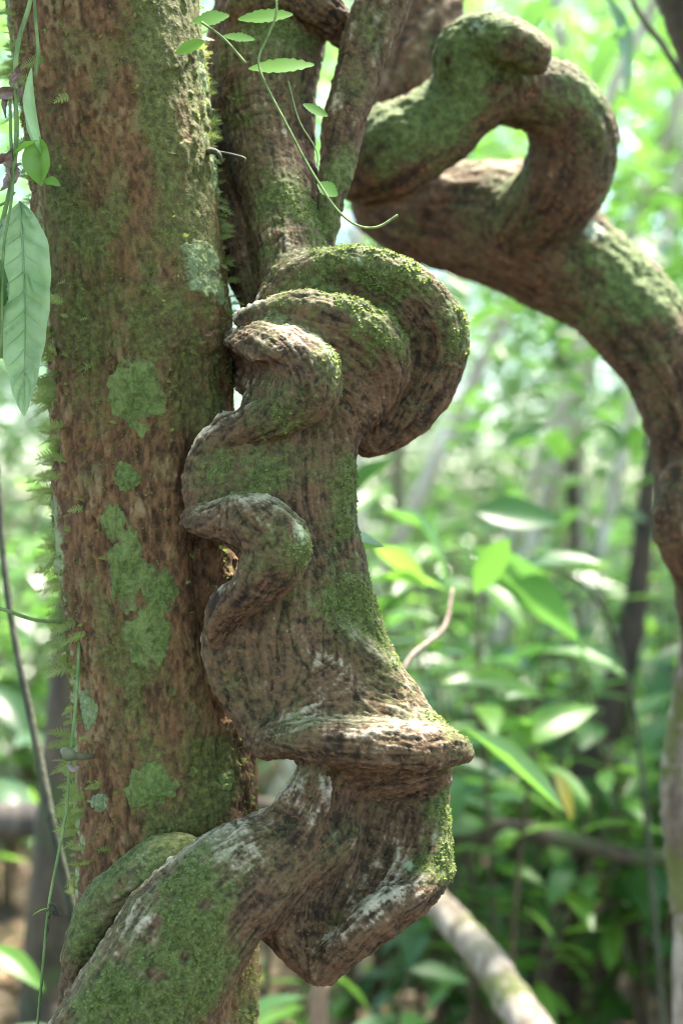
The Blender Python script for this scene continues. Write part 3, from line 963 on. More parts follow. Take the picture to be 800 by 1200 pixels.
# ------------------------------------------------------------------ coiled liana behind
def build_coil():
    root = empty('coiled_liana', tuple(P(860, 900, 1.8) * np.array([1, 1, 0])))
    tag(root, 'brown liana coiled into an open ring, its thick end arching down, behind the twisted liana', 'liana')
    def Q(px, py, Y, r):
        return (*P(px, py, Y), r * K * Y)
    def ch(p, n=5):
        return catmull([Q(*x) for x in p], n)
    lo = P(380, 1000, 1.9); hi = P(960, -140, 1.9)
    s = Sculpt((lo[0], 1.42, 0.60), (hi[0], 2.35, hi[2]), 0.0062)
    # thick arching limb
    s.group([ch([(446, 240, 1.86, 34), (490, 252, 1.84, 52), (550, 256, 1.82, 66), (610, 270, 1.80, 76), (680, 318, 1.78, 62), (738, 366, 1.77, 58), (782, 430, 1.76, 52), (806, 510, 1.76, 46), (816, 590, 1.77, 44), (830, 660, 1.78, 44), (850, 800, 1.8, 46), (862, 980, 1.8, 48)])], 0.015)
    s.group([ch([(798, 560, 1.71, 22), (792, 610, 1.70, 27), (795, 645, 1.70, 22), (815, 680, 1.72, 18)])], 0.012)
    # green-topped part and open ring
    s.group([ch([(428, 205, 1.66, 36), (455, 180, 1.64, 54), (498, 156, 1.63, 50), (543, 120, 1.62, 44), (575, 94, 1.62, 50), (610, 104, 1.63, 44), (648, 118, 1.65, 46), (672, 158, 1.68, 52), (664, 205, 1.70, 54), (640, 240, 1.72, 50), (600, 270, 1.75, 40)])], 0.012)
    s.group([ch([(540, 100, 1.60, 30), (538, 64, 1.59, 32), (564, 44, 1.58, 28), (600, 48, 1.56, 27), (624, 64, 1.55, 23)])], 0.005)
    # stem hanging down from above into the coil
    s.group([ch([(500, -130, 1.86, 48), (498, -40, 1.84, 47), (496, 30, 1.82, 46), (480, 90, 1.80, 42), (455, 150, 1.80, 40), (446, 210, 1.84, 38), (450, 245, 1.86, 34)])], 0.012)
    me = s.mesh('stem', 1)
    finish_bark(me, s, [(P(490, 130, 1.58), .05, .75), (P(530, 110, 1.57), .04, .6), (P(560, 30, 1.56), .05, .7), (P(530, 60, 1.56), .04, .55), (P(600, 60, 1.58), .04, .5), (P(690, 110, 1.62), .05, .5),
                         (P(720, 310, 1.72), .06, .55), (P(770, 340, 1.72), .06, .45), (P(450, 160, 1.58), .04, .5), (P(600, 215, 1.7), .04, .3)],
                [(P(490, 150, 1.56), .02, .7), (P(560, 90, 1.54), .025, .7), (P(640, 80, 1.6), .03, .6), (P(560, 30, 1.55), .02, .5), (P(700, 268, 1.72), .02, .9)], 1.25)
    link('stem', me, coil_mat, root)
build_coil()

# ------------------------------------------------------------------ understory shrubs
def leaf_meshes(mat, L, W, tagname, n=3, droop=0.3, wave=0.02):
    out = []
    for i in range(n):
        V, F = leaf_grid(L * (0.85 + 0.15 * i), W * (1 + 0.1 * (i - 1)), 6, 0.25, droop * (0.6 + 0.4 * i), wave, 0.42 + 0.06 * i)
        me = np_mesh(tagname, V, F)
        me.materials.append(mat)
        me.polygons.foreach_set('use_smooth', np.ones(len(me.polygons), dtype=bool))
        out.append(me)
    return out
SHRUB = leaf_meshes(shrub_leaf, 0.18, 0.07, 'leaf')
YOUNG = leaf_meshes(pale_leaf, 0.165, 0.06, 'leaf')
DARK = leaf_meshes(dark_leaf, 0.19, 0.078, 'leaf')
YELL = leaf_meshes(yellow_leaf, 0.13, 0.05, 'leaf', 1)

def leaf_matrix(p, d, roll=0.0, up=(0, 0, 1), s=1.0):
    d = Vector(d).normalized()
    u = Vector(up)
    u = (u - d * u.dot(d))
    if u.length < 1e-4:
        u = Vector((1, 0, 0)) - d * d.x
    u.normalize()
    y = u.cross(d)
    m = Matrix((d, y, u)).transposed()
    m = m @ Matrix.Rotation(roll, 3, 'X')
    m = m * s
    m = m.to_4x4()
    m.translation = Vector(p)
    return m

def add_leaf(me, M, parent, name='leaf'):
    o = bpy.data.objects.new(name, me)
    col.objects.link(o)
    o.parent = parent
    o.matrix_parent_inverse = Matrix.Translation(-Vector(parent.location))
    o.matrix_basis = M
    return o

def shrub(x, y, height, spread, kinds, seed, label, group, joined=False, nst=4, per=7, leafsize=1.0, cat='shrub', name='leafy_shrub', lean=(0, 0), tmin=0.22):
    r = random.Random(seed)
    z0 = float(ground_z(np.array([x]), np.array([y]))[0])
    root = empty(name, (x, y, z0))
    tag(root, label, cat, group)
    cl = []
    for k in range(nst):
        a = r.uniform(0, 2 * math.pi)
        h = height * r.uniform(0.65, 1.05)
        sp = spread * r.uniform(0.4, 1.0)
        b = np.array([x + 0.03 * math.cos(a), y + 0.03 * math.sin(a), z0 - 0.02])
        e = np.array([x + lean[0] + sp * math.cos(a), y + lean[1] + sp * math.sin(a), z0 + h])
        m = b * 0.5 + e * 0.5 + np.array([-0.25 * sp * math.cos(a), -0.25 * sp * math.sin(a), 0.05])
        c = catmull([(*b, 0.009), (*m, 0.006), (*e, 0.0025)], 8)
        tube_obj('stem', [(*b, 0.009), (*m, 0.006), (*e, 0.0025)], stem_mat, root, 6, n=5)
        for q in range(per):
            t = tmin + (1 - tmin) * (q + r.uniform(-.3, .3)) / (per - 1)
            t = min(max(t, 0.2), 1)
            p = c[min(int(t * (len(c) - 1)), len(c) - 1), :3]
            aa = q * 2.4 + a + r.uniform(-.5, .5)
            d = (math.cos(aa), math.sin(aa), r.uniform(-0.35, 0.45))
            sz = leafsize * r.uniform(0.7, 1.2)
            if joined:
                cl.append((p, d, r.uniform(-.5, .5), sz))
            else:
                me = r.choice(r.choice(kinds))
                add_leaf(me, leaf_matrix(p, d, r.uniform(-.5, .5), s=sz), root)
    if joined:
        me0 = kinds[0][1]
        v0 = coords(me0)
        f0 = np.array([p.vertices[:] for p in me0.polygons])
        Vs = []; Fs = []; T = []
        for p, d, ro, sz in cl:
            M = np.array(leaf_matrix(p, d, ro, s=sz))
            Fs.append(f0 + len(Vs) * len(v0))
            Vs.append(v0 @ M[:3, :3].T + M[:3, 3])
            T.append(np.full(len(v0), r.random()))
        link('foliage', np_mesh('foliage', np.vstack(Vs), np.vstack(Fs), {'tint': np.concatenate(T)}), crown_leaf, root)
    return root

LAB_NEAR = 'bright green understory shrub with long pointed leaves growing behind the lianas'
LAB_FAR = 'low leafy green bush deeper in the forest behind the shrubs'
rs = random.Random(21)
near = [(0.28, 2.5, 1.42), (0.62, 2.75, 1.45), (0.98, 2.95, 1.35), (0.30, 3.1, 1.55), (0.75, 3.35, 1.5), (1.15, 3.6, 1.45), (0.45, 3.8, 1.55), (0.95, 4.2, 1.5),
        (0.15, 4.3, 1.5), (1.40, 4.4, 1.5), (0.60, 4.7, 1.5), (-0.85, 2.5, 1.35), (-1.0, 3.3, 1.6), (-0.7, 4.2, 1.6), (-1.25, 4.6, 1.5), (0.05, 3.3, 1.2), (0.5, 2.9, 1.15), (0.85, 2.65, 1.2), (0.2, 2.75, 1.3), (0.45, 3.3, 1.4), (1.05, 3.25, 1.5), (0.7, 3.9, 1.6), (1.3, 3.9, 1.6), (0.35, 4.4, 1.6), (1.1, 4.7, 1.6), (-1.15, 3.9, 1.7)]
for i, (x, y, h) in enumerate(near):
    x, y = x * (y + 0.4) / y, y + 0.4
    ks = [[SHRUB, YOUNG], [SHRUB, SHRUB, YOUNG], [SHRUB, DARK, DARK], [YOUNG, SHRUB, DARK]][i % 4]
    lab = ['understory shrub mixing mid green and pale young pointed leaves behind the lianas', 'understory shrub mostly of mid green leaves with few pale ones behind the lianas',
           'understory shrub of mostly dark glossy leaves behind the lianas', 'understory shrub with pale, mid green and dark leaves together behind the lianas'][i % 4]
    shrub(x, y, h, 0.38, ks, 100 + i, lab, ['pale leaved understory shrubs', 'mid green understory shrubs', 'dark leaved understory shrubs', 'mixed leaved understory shrubs'][i % 4], nst=10, per=12, tmin=0.42 if y < 3.6 else 0.3, leafsize=0.74)
for i in range(34):
    y = 5.2 + 8 * (i / 34) ** 1.1
    x = rs.uniform(-0.42, 0.42) * y
    shrub(x, y, rs.uniform(1.2, 2.0), 0.6, [SHRUB, DARK], 300 + i, LAB_FAR, 'bushes deeper in the forest', joined=True, nst=7, per=10, leafsize=1.25, name='forest_bush', cat='bush')

# a taller sapling whose long leaves reach up to eye height behind the lianas
def sapling():
    root = empty('sapling', (0.62, 2.55, 0))
    tag(root, 'slender sapling with very long drooping green leaves on a bent dark stem behind the lianas', 'sapling')
    stem = [(0.62, 2.55, -0.02, 0.006), (*P(760, 1000, 2.55), 0.005), (*P(735, 800, 2.52), 0.004), (*P(690, 692, 2.48), 0.0035), (*P(600, 652, 2.42), 0.003), (*P(520, 645, 2.38), 0.002)]
    tube_obj('stem', stem, vine_dark, root, 8, n=8)
    V, F = leaf_grid(0.20, 0.075, 8, 0.2, 0.25, 0.02, 0.5)
    big = np_mesh('leaf', V, F); big.materials.append(shrub_leaf)
    big.polygons.foreach_set('use_smooth', np.ones(len(big.polygons), dtype=bool))
    for (px, py, Y, d, roll, s, me) in [
        (556, 600, 2.40, (0.95, 0.1, -0.02), 1.0, 0.95, DARK[0]), (552, 640, 2.38, (0.8, 0.1, -0.5), -0.7, 1.15, big), (565, 660, 2.42, (0.9, 0.3, -0.25), 0.3, 0.9, big),
        (520, 690, 2.36, (-0.5, 0.3, 0.2), 0.5, 0.8, YOUNG[1]), (600, 668, 2.40, (0.8, -0.2, 0.3), 0.4, 0.8, SHRUB[1]), (470, 590, 2.4, (0.6, 0.2, -0.5), 0.5, 0.9, SHRUB[2]),
        (440, 640, 2.4, (0.5, 0.4, -0.3), -0.4, 0.9, YOUNG[0]), (645, 700, 2.44, (0.6, 0.3, -0.6), 0.6, 0.8, DARK[1]), (520, 800, 2.36, (0.9, 0.1, 0.15), 0.5, 0.9, YOUNG[2]), (590, 880, 2.36, (0.7, 0.1, 0.5), 0.8, 0.95, YOUNG[2])]:
        add_leaf(me, leaf_matrix(P(px, py, Y), d, roll, s=s), root)
    add_leaf(YELL[0], leaf_matrix(P(648, 905, 2.36), (0.45, 0.1, -0.8), 0.9, s=0.85), root, 'yellow_leaf')['label'] = 'yellowing drooping leaf'
sapling()

# ------------------------------------------------------------------ trunks, logs, branches behind
def trunk_thing(name, label, cat, pts, mat, crown=None, group=None, sides=14, seed=0, wob=0.05, part='trunk', csize=0.16):
    b = pts[0]
    root = empty(name, (b[0], b[1], b[2]))
    tag(root, label, cat, group)
    tube_obj(part, pts, mat, root, sides, wob, 10, seed)
    if crown:
        for k, (c, rad, ncl, per) in enumerate(crown):
            C, cc = clumps(c, rad, ncl, per, seed * 7 + k, 0.22)
            cloud_obj('crown', C, csize, crown_leaf, root, seed * 11 + k)
    return root

def gp(px, py, Y, r, base=False):
    p = P(px, py, Y)
    return (*p, r * K * Y)

def bg_tree(pxs, Y, r, mat, label, seed, crown_h=4.5, crown_r=1.6, ncl=60, per=40, group=None, name='forest_tree'):
    """slender trunk through photo points, carried on to the ground and up to a crown"""
    a, b = pxs
    pa, pb = P(*a, Y), P(*b, Y)                      # a upper, b lower
    d = (pa - pb); d /= np.linalg.norm(d)
    g = pb - d * (pb[2] / max(d[2], 0.2))
    g[2] = float(ground_z(np.array([g[0]]), np.array([g[1]]))[0]) - 0.03
    t = pb + d * ((crown_h - pb[2]) / max(d[2], 0.2))
    rr = r * K * Y
    pts = [(*g, rr * 1.3), (*pb, rr), (*pa, rr * 0.9), (*t, rr * 0.5)]
    return trunk_thing(name, label, 'tree', pts, mat, [((t[0], t[1], t[2] + 0.3), (crown_r, crown_r, crown_r * 0.7), ncl, per)], group, 12, seed)

LABT = 'slender pale trunked forest tree standing in sunlight well behind the lianas'
for k, (pxs, Y, r) in enumerate([(((600, 350), (512, 535)), 5.2, 9), (((692, 390), (640, 520)), 5.8, 8), (((670, 380), (678, 600)), 6.2, 9), (((745, 450), (706, 640)), 5.5, 9), (((768, 190), (735, 290)), 6.0, 8)]):
    bg_tree(pxs, Y, r, pale_bark, LABT, 40 + k, 8.5 + 0.3 * k, 0.8, 30, 26, group='pale slender trees in the forest')
bg_tree(((418, 200), (418, 290)), 4.5, 8, pale_bark, 'thin pale straight trunk standing between the leaning stem and the coil', 50, 7.5, 1.0, 40, 30)
bg_tree(((90, 760), (52, 1190)), 2.5, 32, dark_bark, 'dark shaded tree trunk standing behind the mossy tree trunk', 51, 8.5, 0.8, 30, 30, name='dark_tree')
bg_tree(((376, 1150), (372, 1198)), 2.2, 11, plain_bark('tan_bark', (0.16, 0.10, 0.06), (0.3, 0.2, 0.13), 20), 'thin tan stem standing below the pointed lip of the twisted liana', 56, 1.0, 0.2, 2, 6, name='thin_stem')

trunk_thing('pale_sapling', 'slim pale mottled trunk standing under the arching liana', 'tree',
            [(*(P(800, 1200, 2.0) * np.array([1, 1, 0])), .026), (*P(806, 1140, 2.0), .022), (*P(800, 1060, 2.0), .019), (*P(792, 960, 2.0), .021), (*P(790, 900, 2.0), .019), (*P(800, 820, 2.0), .016), (*P(816, 700, 2.0), .015), (*P(860, 400, 2.05), .014), (1.2, 2.1, 3.4, .012), (2.3, 2.0, 6.0, .01)], log_bark,
            [((2.6, 1.8, 6.2), (.9, .9, .6), 30, 30)], None, 14, 55, 0.12)
for k, (x, y, h, cr) in enumerate([(0.9, 6.0, 2.9, 0.8), (1.9, 6.6, 3.2, 0.9), (2.6, 8.0, 4.2, 1.1), (1.3, 8.4, 4.4, 1.1), (0.2, 7.2, 3.4, 0.9), (-1.9, 6.4, 3.4, 1.0), (-2.6, 8.2, 3.2, 1.2), (3.2, 9.5, 3.6, 1.2), (2.0, 5.4, 2.3, 0.6)]):
    trunk_thing('understory_tree', 'small dark stemmed understory tree with gappy foliage beyond the shrubs', 'tree',
                [(x, y, float(ground_z(np.array([x]), np.array([y]))[0]) - .03, .035), (x + .08, y, h * .5, .028), (x - .05, y + .05, h, .02), (x, y, h + cr * .6, .008)], dark_bark,
                [((x, y, h), (cr, cr, cr * .8), 46, 26)], 'understory trees beyond the shrubs', 8, 80 + k, csize=0.11)
for k, (x, y, h) in enumerate([(-0.16, 2.7, 0.95), (0.02, 2.45, 0.80), (-0.62, 2.2, 0.85)]):
    shrub(x, y, h, 0.22, [SHRUB, YOUNG], 500 + k, 'low seedling clump on the ground beyond the lower liana limb', 'low seedlings beyond the lower limb', nst=5, per=6, leafsize=0.75, name='seedling_clump', cat='seedling', tmin=0.5)
# leaning mossy log, lower right
a = P(505, 1050, 2.5); b = P(630, 1215, 2.15)
d = b - a
trunk_thing('leaning_log', 'pale sunlit leaning log with yellow green moss on the forest floor', 'log',
            [(*(a - d * 0.6), 0.024), (*a, 0.026), (*((a + b) / 2 + [.006, 0, .006]), 0.029), (*b, 0.031), (*(b + d * 1.2), 0.036)], log_bark, None, None, 14, 61, 0.08, 'log')
# dark crooked trunk
trunk_thing('crooked_tree', 'crooked dark brown trunk leaning over the forest floor beside the pale log', 'tree',
            [(*(P(625, 1400, 3.3) * np.array([1, 1, 0]) - [0, 0, .05]), .085), (*P(640, 1180, 3.3), .066), (*P(650, 1090, 3.3), .060), (*P(672, 1010, 3.35), .054), (*P(690, 900, 3.4), .045), (*P(735, 760, 3.5), .034), (*P(760, 560, 3.6), .02), (*P(775, 420, 3.7), .01)],
            plain_bark('wet_dark_bark', (0.020, 0.012, 0.007), (0.065, 0.040, 0.024), 25), [(P(775, 420, 3.7), (.45, .45, .35), 20, 22)], None, 14, 62, 0.14, csize=0.1)
# fallen branch across the background
a = P(520, 978, 2.85); b = P(810, 1025, 2.8)
trunk_thing('fallen_branch', 'grey brown fallen branch lying level behind the shrubs', 'branch',
            [(*(a - (b - a) * 1.2), 0.016), (*a, 0.021), (*P(590, 970, 2.84), 0.020), (*P(665, 985, 2.84), 0.019), (*P(735, 1003, 2.82), 0.017), (*b, 0.015), (*(b + (b - a) * 0.8 + [0, 0, -.25]), 0.010)], dark_bark, None, None, 12, 63, 0.1, 'branch')
a = P(-60, 962, 2.7); b = P(60, 962, 2.7)
trunk_thing('fallen_log', 'grey fallen log lying level beyond the dark shaded trunk', 'log',
            [(*(a + [-.8, .1, -0.05]), 0.034), (*a, 0.033), (*b, 0.032), (*(b + [.35, .05, 0]), 0.03)], plain_bark('grey_log', (0.05, 0.04, 0.035), (0.16, 0.13, 0.11), 24), None, None, 12, 64, 0.1, 'log')

# thin twigs and overhanging leaf, upper right
root = empty('overhanging_branch', tuple(P(900, 200, 2.2)))
tag(root, 'thin dark twig with a broad green leaf hanging into view above the coil', 'branch')
tube_obj('twig', [(*P(700, -90, 2.2), 0.004), (*P(745, 10, 2.2), 0.005), (*P(780, 60, 2.2), 0.006), (*P(830, 150, 2.2), 0.007), (*P(900, 330, 2.2), 0.009)], vine_dark, root, 7)
add_leaf(DARK[2], leaf_matrix(P(705, -10, 2.3), (0.5, 0.1, -0.7), 0.9, s=0.75), root)
add_leaf(SHRUB[1], leaf_matrix(P(650, -8, 2.3), (-0.6, 0.2, -0.5), 0.5, s=0.6), root)
add_leaf(SHRUB[2], leaf_matrix(P(735, 30, 2.3), (-0.3, 0.2, -0.3), 0.2, s=0.6), root)
trunk_thing('hanging_vine', 'thick dark vine hanging down above the arching liana', 'vine',
            [(*P(770, -300, 2.0), 0.03), (*P(785, -60, 2.0), 0.03), (*P(802, 20, 2.0), 0.03), (*P(835, 120, 2.0), 0.028), (*P(900, 400, 2.05), 0.028), (*(P(930, 900, 2.1)), 0.03), (*(P(930, 900, 2.1) * np.array([1, 1, 0])), 0.04)], dark_bark, None, None, 12, 66, 0.08, 'stem')

# ------------------------------------------------------------------ the wood beyond
def far_wood_and_shade():
    r = np.random.default_rng(77)
    Cs = []
    for k in range(800):
        y = r.uniform(11, 30)
        x = r.uniform(-0.36, 0.36) * y
        z = ground_z(np.array([x]), np.array([y]))[0] + r.uniform(0.2, 0.42 * y + 1.0)
        Cs.append(np.array([x, y, z]) + r.normal(size=(90, 3)) * np.array([0.42, 0.42, 0.28]))
    for k in range(620):                                  # far low backdrop of foliage
        y = r.uniform(18, 36); x = r.uniform(-0.38, 0.38) * y
        z = ground_z(np.array([x]), np.array([y]))[0] + r.uniform(0.0, 5.0)
        Cs.append(np.array([x, y, z]) + r.normal(size=(60, 3)) * np.array([0.6, 0.6, 0.4]))
    for k in range(520):                                  # low growth covering the far ground
        y = r.uniform(7, 24); x = r.uniform(-0.4, 0.4) * y
        z = ground_z(np.array([x]), np.array([y]))[0] + r.uniform(0.05, 1.1)
        Cs.append(np.array([x, y, z]) + r.normal(size=(60, 3)) * np.array([0.5, 0.5, 0.28]))
    for k in range(270):                                  # canopy added over the far growth to keep it in shade
        x = r.uniform(-6, 8); y = 7.2 + 14 * r.uniform() ** 0.7; z = r.uniform(5.0, 6.2) + 0.12 * y
        Cs.append(np.array([x, y, z]) + r.normal(size=(60, 3)) * np.array([0.55, 0.55, 0.3]))
    for k in range(760):                                  # unseen canopy added over the camera to cut sky light, open above the lianas
        x = r.uniform(-6, 6); y = r.uniform(-7, 4.5); z = r.uniform(4.2, 6.0)
        if y > 0.4 and -1.6 < x < 3.2:
            continue
        Cs.append(np.array([x, y, z]) + r.normal(size=(60, 3)) * np.array([0.5, 0.5, 0.3]))
    for k in range(1500):                                  # the wood goes on all round, added unseen to block low sky light
        a = r.uniform(R(24), R(336)); dd = r.uniform(5.5, 14)
        x, y = dd * math.sin(a), dd * math.cos(a)
        z = r.uniform(0.2, (1.35 if R(80) < a < R(280) else 0.62) * dd + 1.5)
        Cs.append(np.array([x, y, z]) + r.normal(size=(45, 3)) * np.array([0.6, 0.6, 0.45]))
    C = np.vstack(Cs)
    o = cloud_obj('far_wood_and_shade', C, 0.16, far_leaf, None, 78)
    o['kind'] = 'stuff'
    tag(o, 'pale green far wood of massed foliage with bright sky gaps, plus unseen canopy added for shade', 'forest')
far_wood_and_shade()

# ------------------------------------------------------------------ small climbers near the tree
def climber():
    Yc = 1.30
    root = empty('climbing_vine', tuple(P(20, 300, Yc)))
    tag(root, 'thin climbing vine with one large pale puckered leaf hanging beside the mossy trunk', 'vine')
    g = np.array([P(-20, 600, Yc)[0], Yc, 0])
    def st(pts, r):
        tube_obj('stem', [(*P(x, y, Yc + dz), r) for x, y, dz in pts], green_stem, root, 7)
    st([(42, -60, .02), (36, 0, .02), (22, 50, .01), (18, 98, 0), (20, 150, 0), (17, 195, 0), (8, 240, .0), (-8, 300, 0)], 0.0022)
    st([(38, -50, .03), (42, 20, .03), (45, 60, .02), (42, 90, .02)], 0.0016)
    st([(12, 110, 0), (13, 160, 0), (16, 200, 0)], 0.0015)
    st([(17, 198, 0), (13, 240, -.01), (4, 300, -.01), (2, 420, -.01)], 0.0014)
    st([(18, 225, .0), (8, 236, .0), (-10, 246, 0)], 0.0012)
    # big leaf, seen broadside, hanging down
    L, W = 0.196, 0.058
    nl, ns = 44, 10
    V = []; F = []
    for i in range(nl + 1):
        t = i / nl
        e = t / 0.28 if t < 0.28 else (1 - t) / 0.72
        hw = W * 0.5 * math.sin(max(e, 0) * math.pi / 2) ** 0.75 + 0.0005
        for j in range(-ns, ns + 1):
            s = j / ns
            vein = math.sin((t * 10 + 0.5 * math.sin(t * 9) - abs(s) * (0.9 + 0.3 * (s > 0))) * 2 * math.pi + 0.8 * math.sin(t * 23 + 4 * s)) * (0.6 + 0.4 * math.sin(t * 17 + 2 * s))
            puck = 0.0042 * vein * (1 - s * s) * abs(s) ** .5 * 2 * min(1, 6 * (1 - t))
            V.append((L * t, hw * s + 0.006 * math.sin(t * 3), puck + 0.006 * abs(s) * hw / 0.026 + 0.010 * math.sin(t * 2.2) + 0.0012 * math.sin(t * 40 + 3 * s) * abs(s) ** 3))
    m = 2 * ns + 1
    for i in range(nl):
        for j in range(m - 1):
            F.append((i * m + j, (i + 1) * m + j, (i + 1) * m + j + 1, i * m + j + 1))
    me = np_mesh('leaf', V, F)
    bl, nt, b = new_mat('pale_vine_leaf')
    c = mix(nt, rng_map(nt, noise(nt, 60, 4), 0.3, 0.7), (0.26, 0.40, 0.20), (0.42, 0.55, 0.33))
    nt.links.new(c, b.inputs['Base Color']); b.inputs['Roughness'].default_value = 0.38
    t = nd(nt, 'ShaderNodeBsdfTranslucent'); t.inputs['Color'].default_value = (0.40, 0.62, 0.25, 1)
    s = nd(nt, 'ShaderNodeMixShader'); s.inputs[0].default_value = 0.5
    nt.links.new(b.outputs[0], s.inputs[1]); nt.links.new(t.outputs[0], s.inputs[2])
    nt.links.new(s.outputs[0], nt.nodes['Material Output'].inputs['Surface'])
    me.materials.append(bl)
    me.polygons.foreach_set('use_smooth', np.ones(len(me.polygons), dtype=bool))
    big = add_leaf(me, leaf_matrix(P(24, 236, Yc), (0.02, 0.05, -1), 0, up=(-0.25, -1, 0.25)), root)
    rv, rf = tube([(L * t, 0.006 * math.sin(t * 3), 0.010 * math.sin(t * 2.2) + 0.0007, 0.0012 * (1.05 - t)) for t in np.linspace(0, 0.99, 30)], 6, False)
    rib = bpy.data.objects.new('midrib', np_mesh('midrib', rv, rf)); col.objects.link(rib)
    rib.data.materials.append(bl); rib.parent = big
    for k in range(1, 9):
        for sg in (-1, 1):
            t0 = 0.06 + k * 0.09
            pts = []
            for u in np.linspace(0, 1, 8):
                t = min(t0 + 0.09 * u ** 0.8, 0.97)
                e = t / 0.28 if t < 0.28 else (1 - t) / 0.72
                hw = W * 0.5 * math.sin(max(e, 0) * math.pi / 2) ** 0.75
                sx = sg * 0.9 * u
                pts.append((L * t, hw * sx + 0.006 * math.sin(t * 3), 0.006 * abs(sx) * hw / 0.026 + 0.010 * math.sin(t * 2.2) + 0.0022, 0.0005 * (1.1 - u)))
            rv, rf = tube(pts, 5, False)
            rib = bpy.data.objects.new('vein', np_mesh('vein', rv, rf)); col.objects.link(rib)
            rib.data.materials.append(bl); rib.parent = big
    add_leaf(DARK[1], leaf_matrix(P(-10, 285, Yc - .02), (0.01, 0.0, -1), 0.0, up=(0.9, -0.6, 0), s=0.55), root)
    # small curled and torn leaves
    V, F = leaf_grid(0.085, 0.024, 8, 0.9, 0.1, 0.03, 0.5)
    m2 = np_mesh('leaf', V, F); m2.materials.append(bl); m2.polygons.foreach_set('use_smooth', np.ones(len(m2.polygons), dtype=bool))
    add_leaf(m2, leaf_matrix(P(38, 80, Yc + .01), (0.05, 0, -1), 0.3, up=(-.9, -.5, 0)), root)
    V, F = leaf_grid(0.045, 0.028, 8, 0.5, 0.1, 0.04, 0.5)
    m3 = np_mesh('leaf', V, F); m3.materials.append(pale_leaf); m3.polygons.foreach_set('use_smooth', np.ones(len(m3.polygons), dtype=bool))
    add_leaf(m3, leaf_matrix(P(46, 160, Yc + .01), (0.0, 0, -1), 0.0, up=(-.3, -1, 0)), root)
    add_leaf(m3, leaf_matrix(P(44, 165, Yc), (-0.9, -0.1, -.5), 0.4, up=(.1, -.5, .8), s=0.6), root)
    add_leaf(m3, leaf_matrix(P(50, 212, Yc + .01), (0.8, -0.2, -.2), 0.4, up=(.1, -.5, .8), s=0.4), root)
    # dry tufts at the joints
    r = random.Random(3)
    V, F = leaf_grid(0.03, 0.014, 6, 1.4, 0.8, 0.25, 0.5)
    crum = np_mesh('dry_leaf', V, F); crum.materials.append(dry_mat)
    for (px, py) in ((18, 104), (17, 192)):
        for k in range(5):
            a = r.uniform(0, 6.28)
            add_leaf(crum, leaf_matrix(P(px, py, Yc), (math.cos(a), r.uniform(-.5, .3), 0.6 * math.sin(a)), r.uniform(-2, 2), s=r.uniform(.35, .85)), root, 'dry_leaf')
climber()

def tendril():
    Yc = 1.30
    root = empty('fern_tendril', tuple(P(300, 60, 1.32)))
    tag(root, 'fine green trailing tendril with small lobed leaves in front of the upper liana limb', 'vine')
    def st(pts, r, Yd=1.34):
        tube_obj('stem', [(*P(x, y, Yd), r) for x, y in pts], green_stem, root, 6, n=8)
    st([(318, -40), (324, 10), (315, 40), (303, 70), (312, 100), (338, 150), (356, 185), (372, 212), (394, 245), (418, 264), (442, 266), (466, 252)], 0.0012)
    st([(338, 95), (350, 140), (370, 175), (372, 195)], 0.0006)
    st([(236, 26), (262, 45), (288, 74)], 0.0012)
    def lobed(L, W, seed):
        r = random.Random(seed)
        n = 16
        V = []; F = []
        for i in range(n + 1):
            t = i / n
            hw = W * (math.sin(math.pi * min(max(t, .02), .985)) ** 0.7) * (1 + 0.22 * (i % 2) + r.uniform(-.1, .1)) * 0.5
            V += [(L * t, -hw, -0.05 * L * t * t + .1 * hw), (L * t, 0, -0.05 * L * t * t), (L * t, hw, -0.05 * L * t * t + .1 * hw)]
        for i in range(n):
            F += [(3 * i, 3 * i + 3, 3 * i + 4, 3 * i + 1), (3 * i + 1, 3 * i + 4, 3 * i + 5, 3 * i + 2)]
        me = np_mesh('leaf', V, F); me.materials.append(pale_leaf)
        return me
    for (px, py, d, L, W, up) in [(343, 17, (-1, 0, -.05), .052, .016, (0, -1, .5)), (368, 76, (-1, 0, -.02), .062, .017, (0, -1, .6)), (355, 122, (.9, 0, -.4), .026, .010, (0, -1, .5)), (372, 215, (.7, 0, -.4), .022, .016, (0.2, -1, .5)),
                                  (226, 26, (.9, 0, .2), .035, .016, (0, -1, .5)), (240, 48, (-.8, 0, -.3), .03, .014, (0, -1, .5)), (262, 42, (.8, -.1, -.1), .03, .010, (0, -1, .5))]:
        add_leaf(lobed(L, W, int(px)), leaf_matrix(P(px, py, 1.345), d, 0, up=up), root)
tendril()

# small dark stub with bent spike on the right flank of the trunk
root = empty('thorny_twig', tuple(P(256, 180, 1.36)))
tag(root, 'tiny dark curved twig sticking out of the mossy trunk flank', 'twig')
tube_obj('stub', [(*P(240, 178, 1.40), .003), (*P(250, 177, 1.365), .0032), (*P(257, 181, 1.36), .0022), (*P(260, 190, 1.36), .0008)], vine_dark, root, 7, n=4)
tube_obj('spike', [(*P(252, 177, 1.365), .0011), (*P(268, 180, 1.36), .0010), (*P(280, 183, 1.36), .0011), (*P(287, 186, 1.36), .0012), (*P(286, 191, 1.36), .0006)], vine_dark, root, 6)

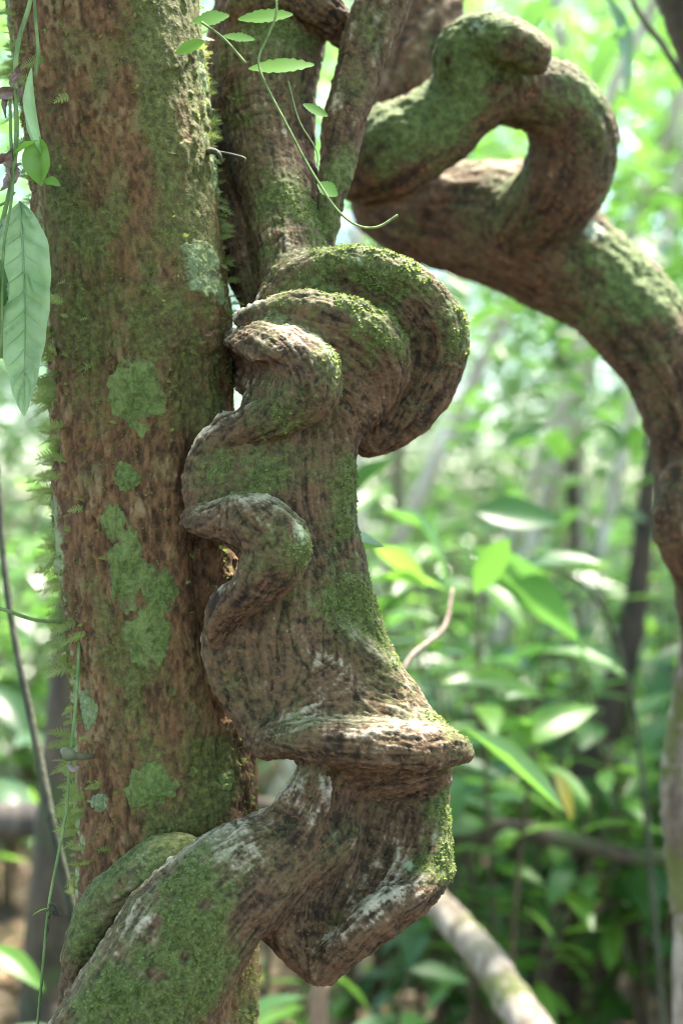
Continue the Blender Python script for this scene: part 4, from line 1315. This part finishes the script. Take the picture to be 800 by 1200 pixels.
# thin air root with a woody knuckle, lower left
root = empty('air_root', tuple(P(45, 1190, 1.33)))
tag(root, 'thin green air root hanging with a woody knuckle beside the lower trunk', 'vine')
tube_obj('strand', [(*P(96, 700, 1.40), .0015), (*P(90, 815, 1.35), .0016), (*P(83, 885, 1.33), .0016), (*P(78, 950, 1.33), .0015), (*P(68, 1005, 1.33), .0015), (*P(57, 1065, 1.33), .0014), (*P(50, 1140, 1.33), .0014), (*P(42, 1230, 1.33), .0014), (*P(36, 1330, 1.33), .0014), (*(P(30, 1330, 1.33) * np.array([1, 1, 0])), .0014)], green_stem, root, 7)
kn, ntk, bk = new_mat('knuckle')
bk.inputs['Base Color'].default_value = (0.13, 0.135, 0.075, 1); bk.inputs['Roughness'].default_value = 0.7
tube_obj('knuckle', [(*P(108, 886, 1.36), .003), (*P(98, 887, 1.335), .0032), (*P(88, 886, 1.325), .004), (*P(81, 884, 1.32), .0062), (*P(75, 883, 1.32), .0058), (*P(73, 884, 1.32), .002)], kn, root, 9)
tube_obj('knuckle', [(*P(80, 896, 1.33), .002), (*P(86, 902, 1.325), .0035), (*P(92, 898, 1.33), .002)], dry_mat, root, 7)
r3 = random.Random(8)
for k in range(8):
    q = P(60 + r3.uniform(-3, 3), 1066 + r3.uniform(-12, 10), 1.33); e = q + np.array([r3.uniform(-.004, .014), r3.uniform(-.01, .01), r3.uniform(-.016, .004)])
    tube_obj('rootlet', [(*q, .0011), (*((q + e) / 2 + [r3.uniform(-.004, .004), 0, r3.uniform(-.002, .006)]), .0009), (*e, .0004)], vine_dark, root, 5, n=3)
add_leaf(YOUNG[0], leaf_matrix(P(58, 1064, 1.33), (-1, 0, -.25), .3, s=.12), root)

trunk_thing('dark_vine', 'thin dark green vine hanging in a slow curve beside the lower trunk', 'vine',
            [(*P(-14, 400, 1.72), .004), (*P(0, 600, 1.70), .004), (*P(10, 700, 1.68), .0042), (*P(24, 780, 1.66), .0045), (*P(45, 880, 1.64), .0052), (*P(62, 970, 1.62), .006), (*P(84, 1070, 1.62), .007), (*P(100, 1190, 1.62), .008), (*(P(120, 1190, 1.62) * np.array([1, 1, 0])), .009)], vine_dark, None, None, 8, 71, 0.03, 'stem')
trunk_thing('green_twig', 'thin green leafless twig reaching level to the mossy trunk', 'twig',
            [(*P(-60, 700, 1.36), .0016), (*P(0, 713, 1.36), .0018), (*P(40, 726, 1.37), .0019), (*P(86, 729, 1.40), .002)], green_stem, None, None, 7, 72, 0.02, 'stem')
trunk_thing('dry_stalk', 'thin dry brown stalk leaning out beside the twisted liana body', 'twig',
            [(*P(470, 788, 1.75), .002), (*P(485, 765, 1.78), .003), (*P(520, 735, 1.85), .003), (*P(530, 690, 1.9), .002)], dry_mat, None, None, 7, 73, 0.05, 'stalk')
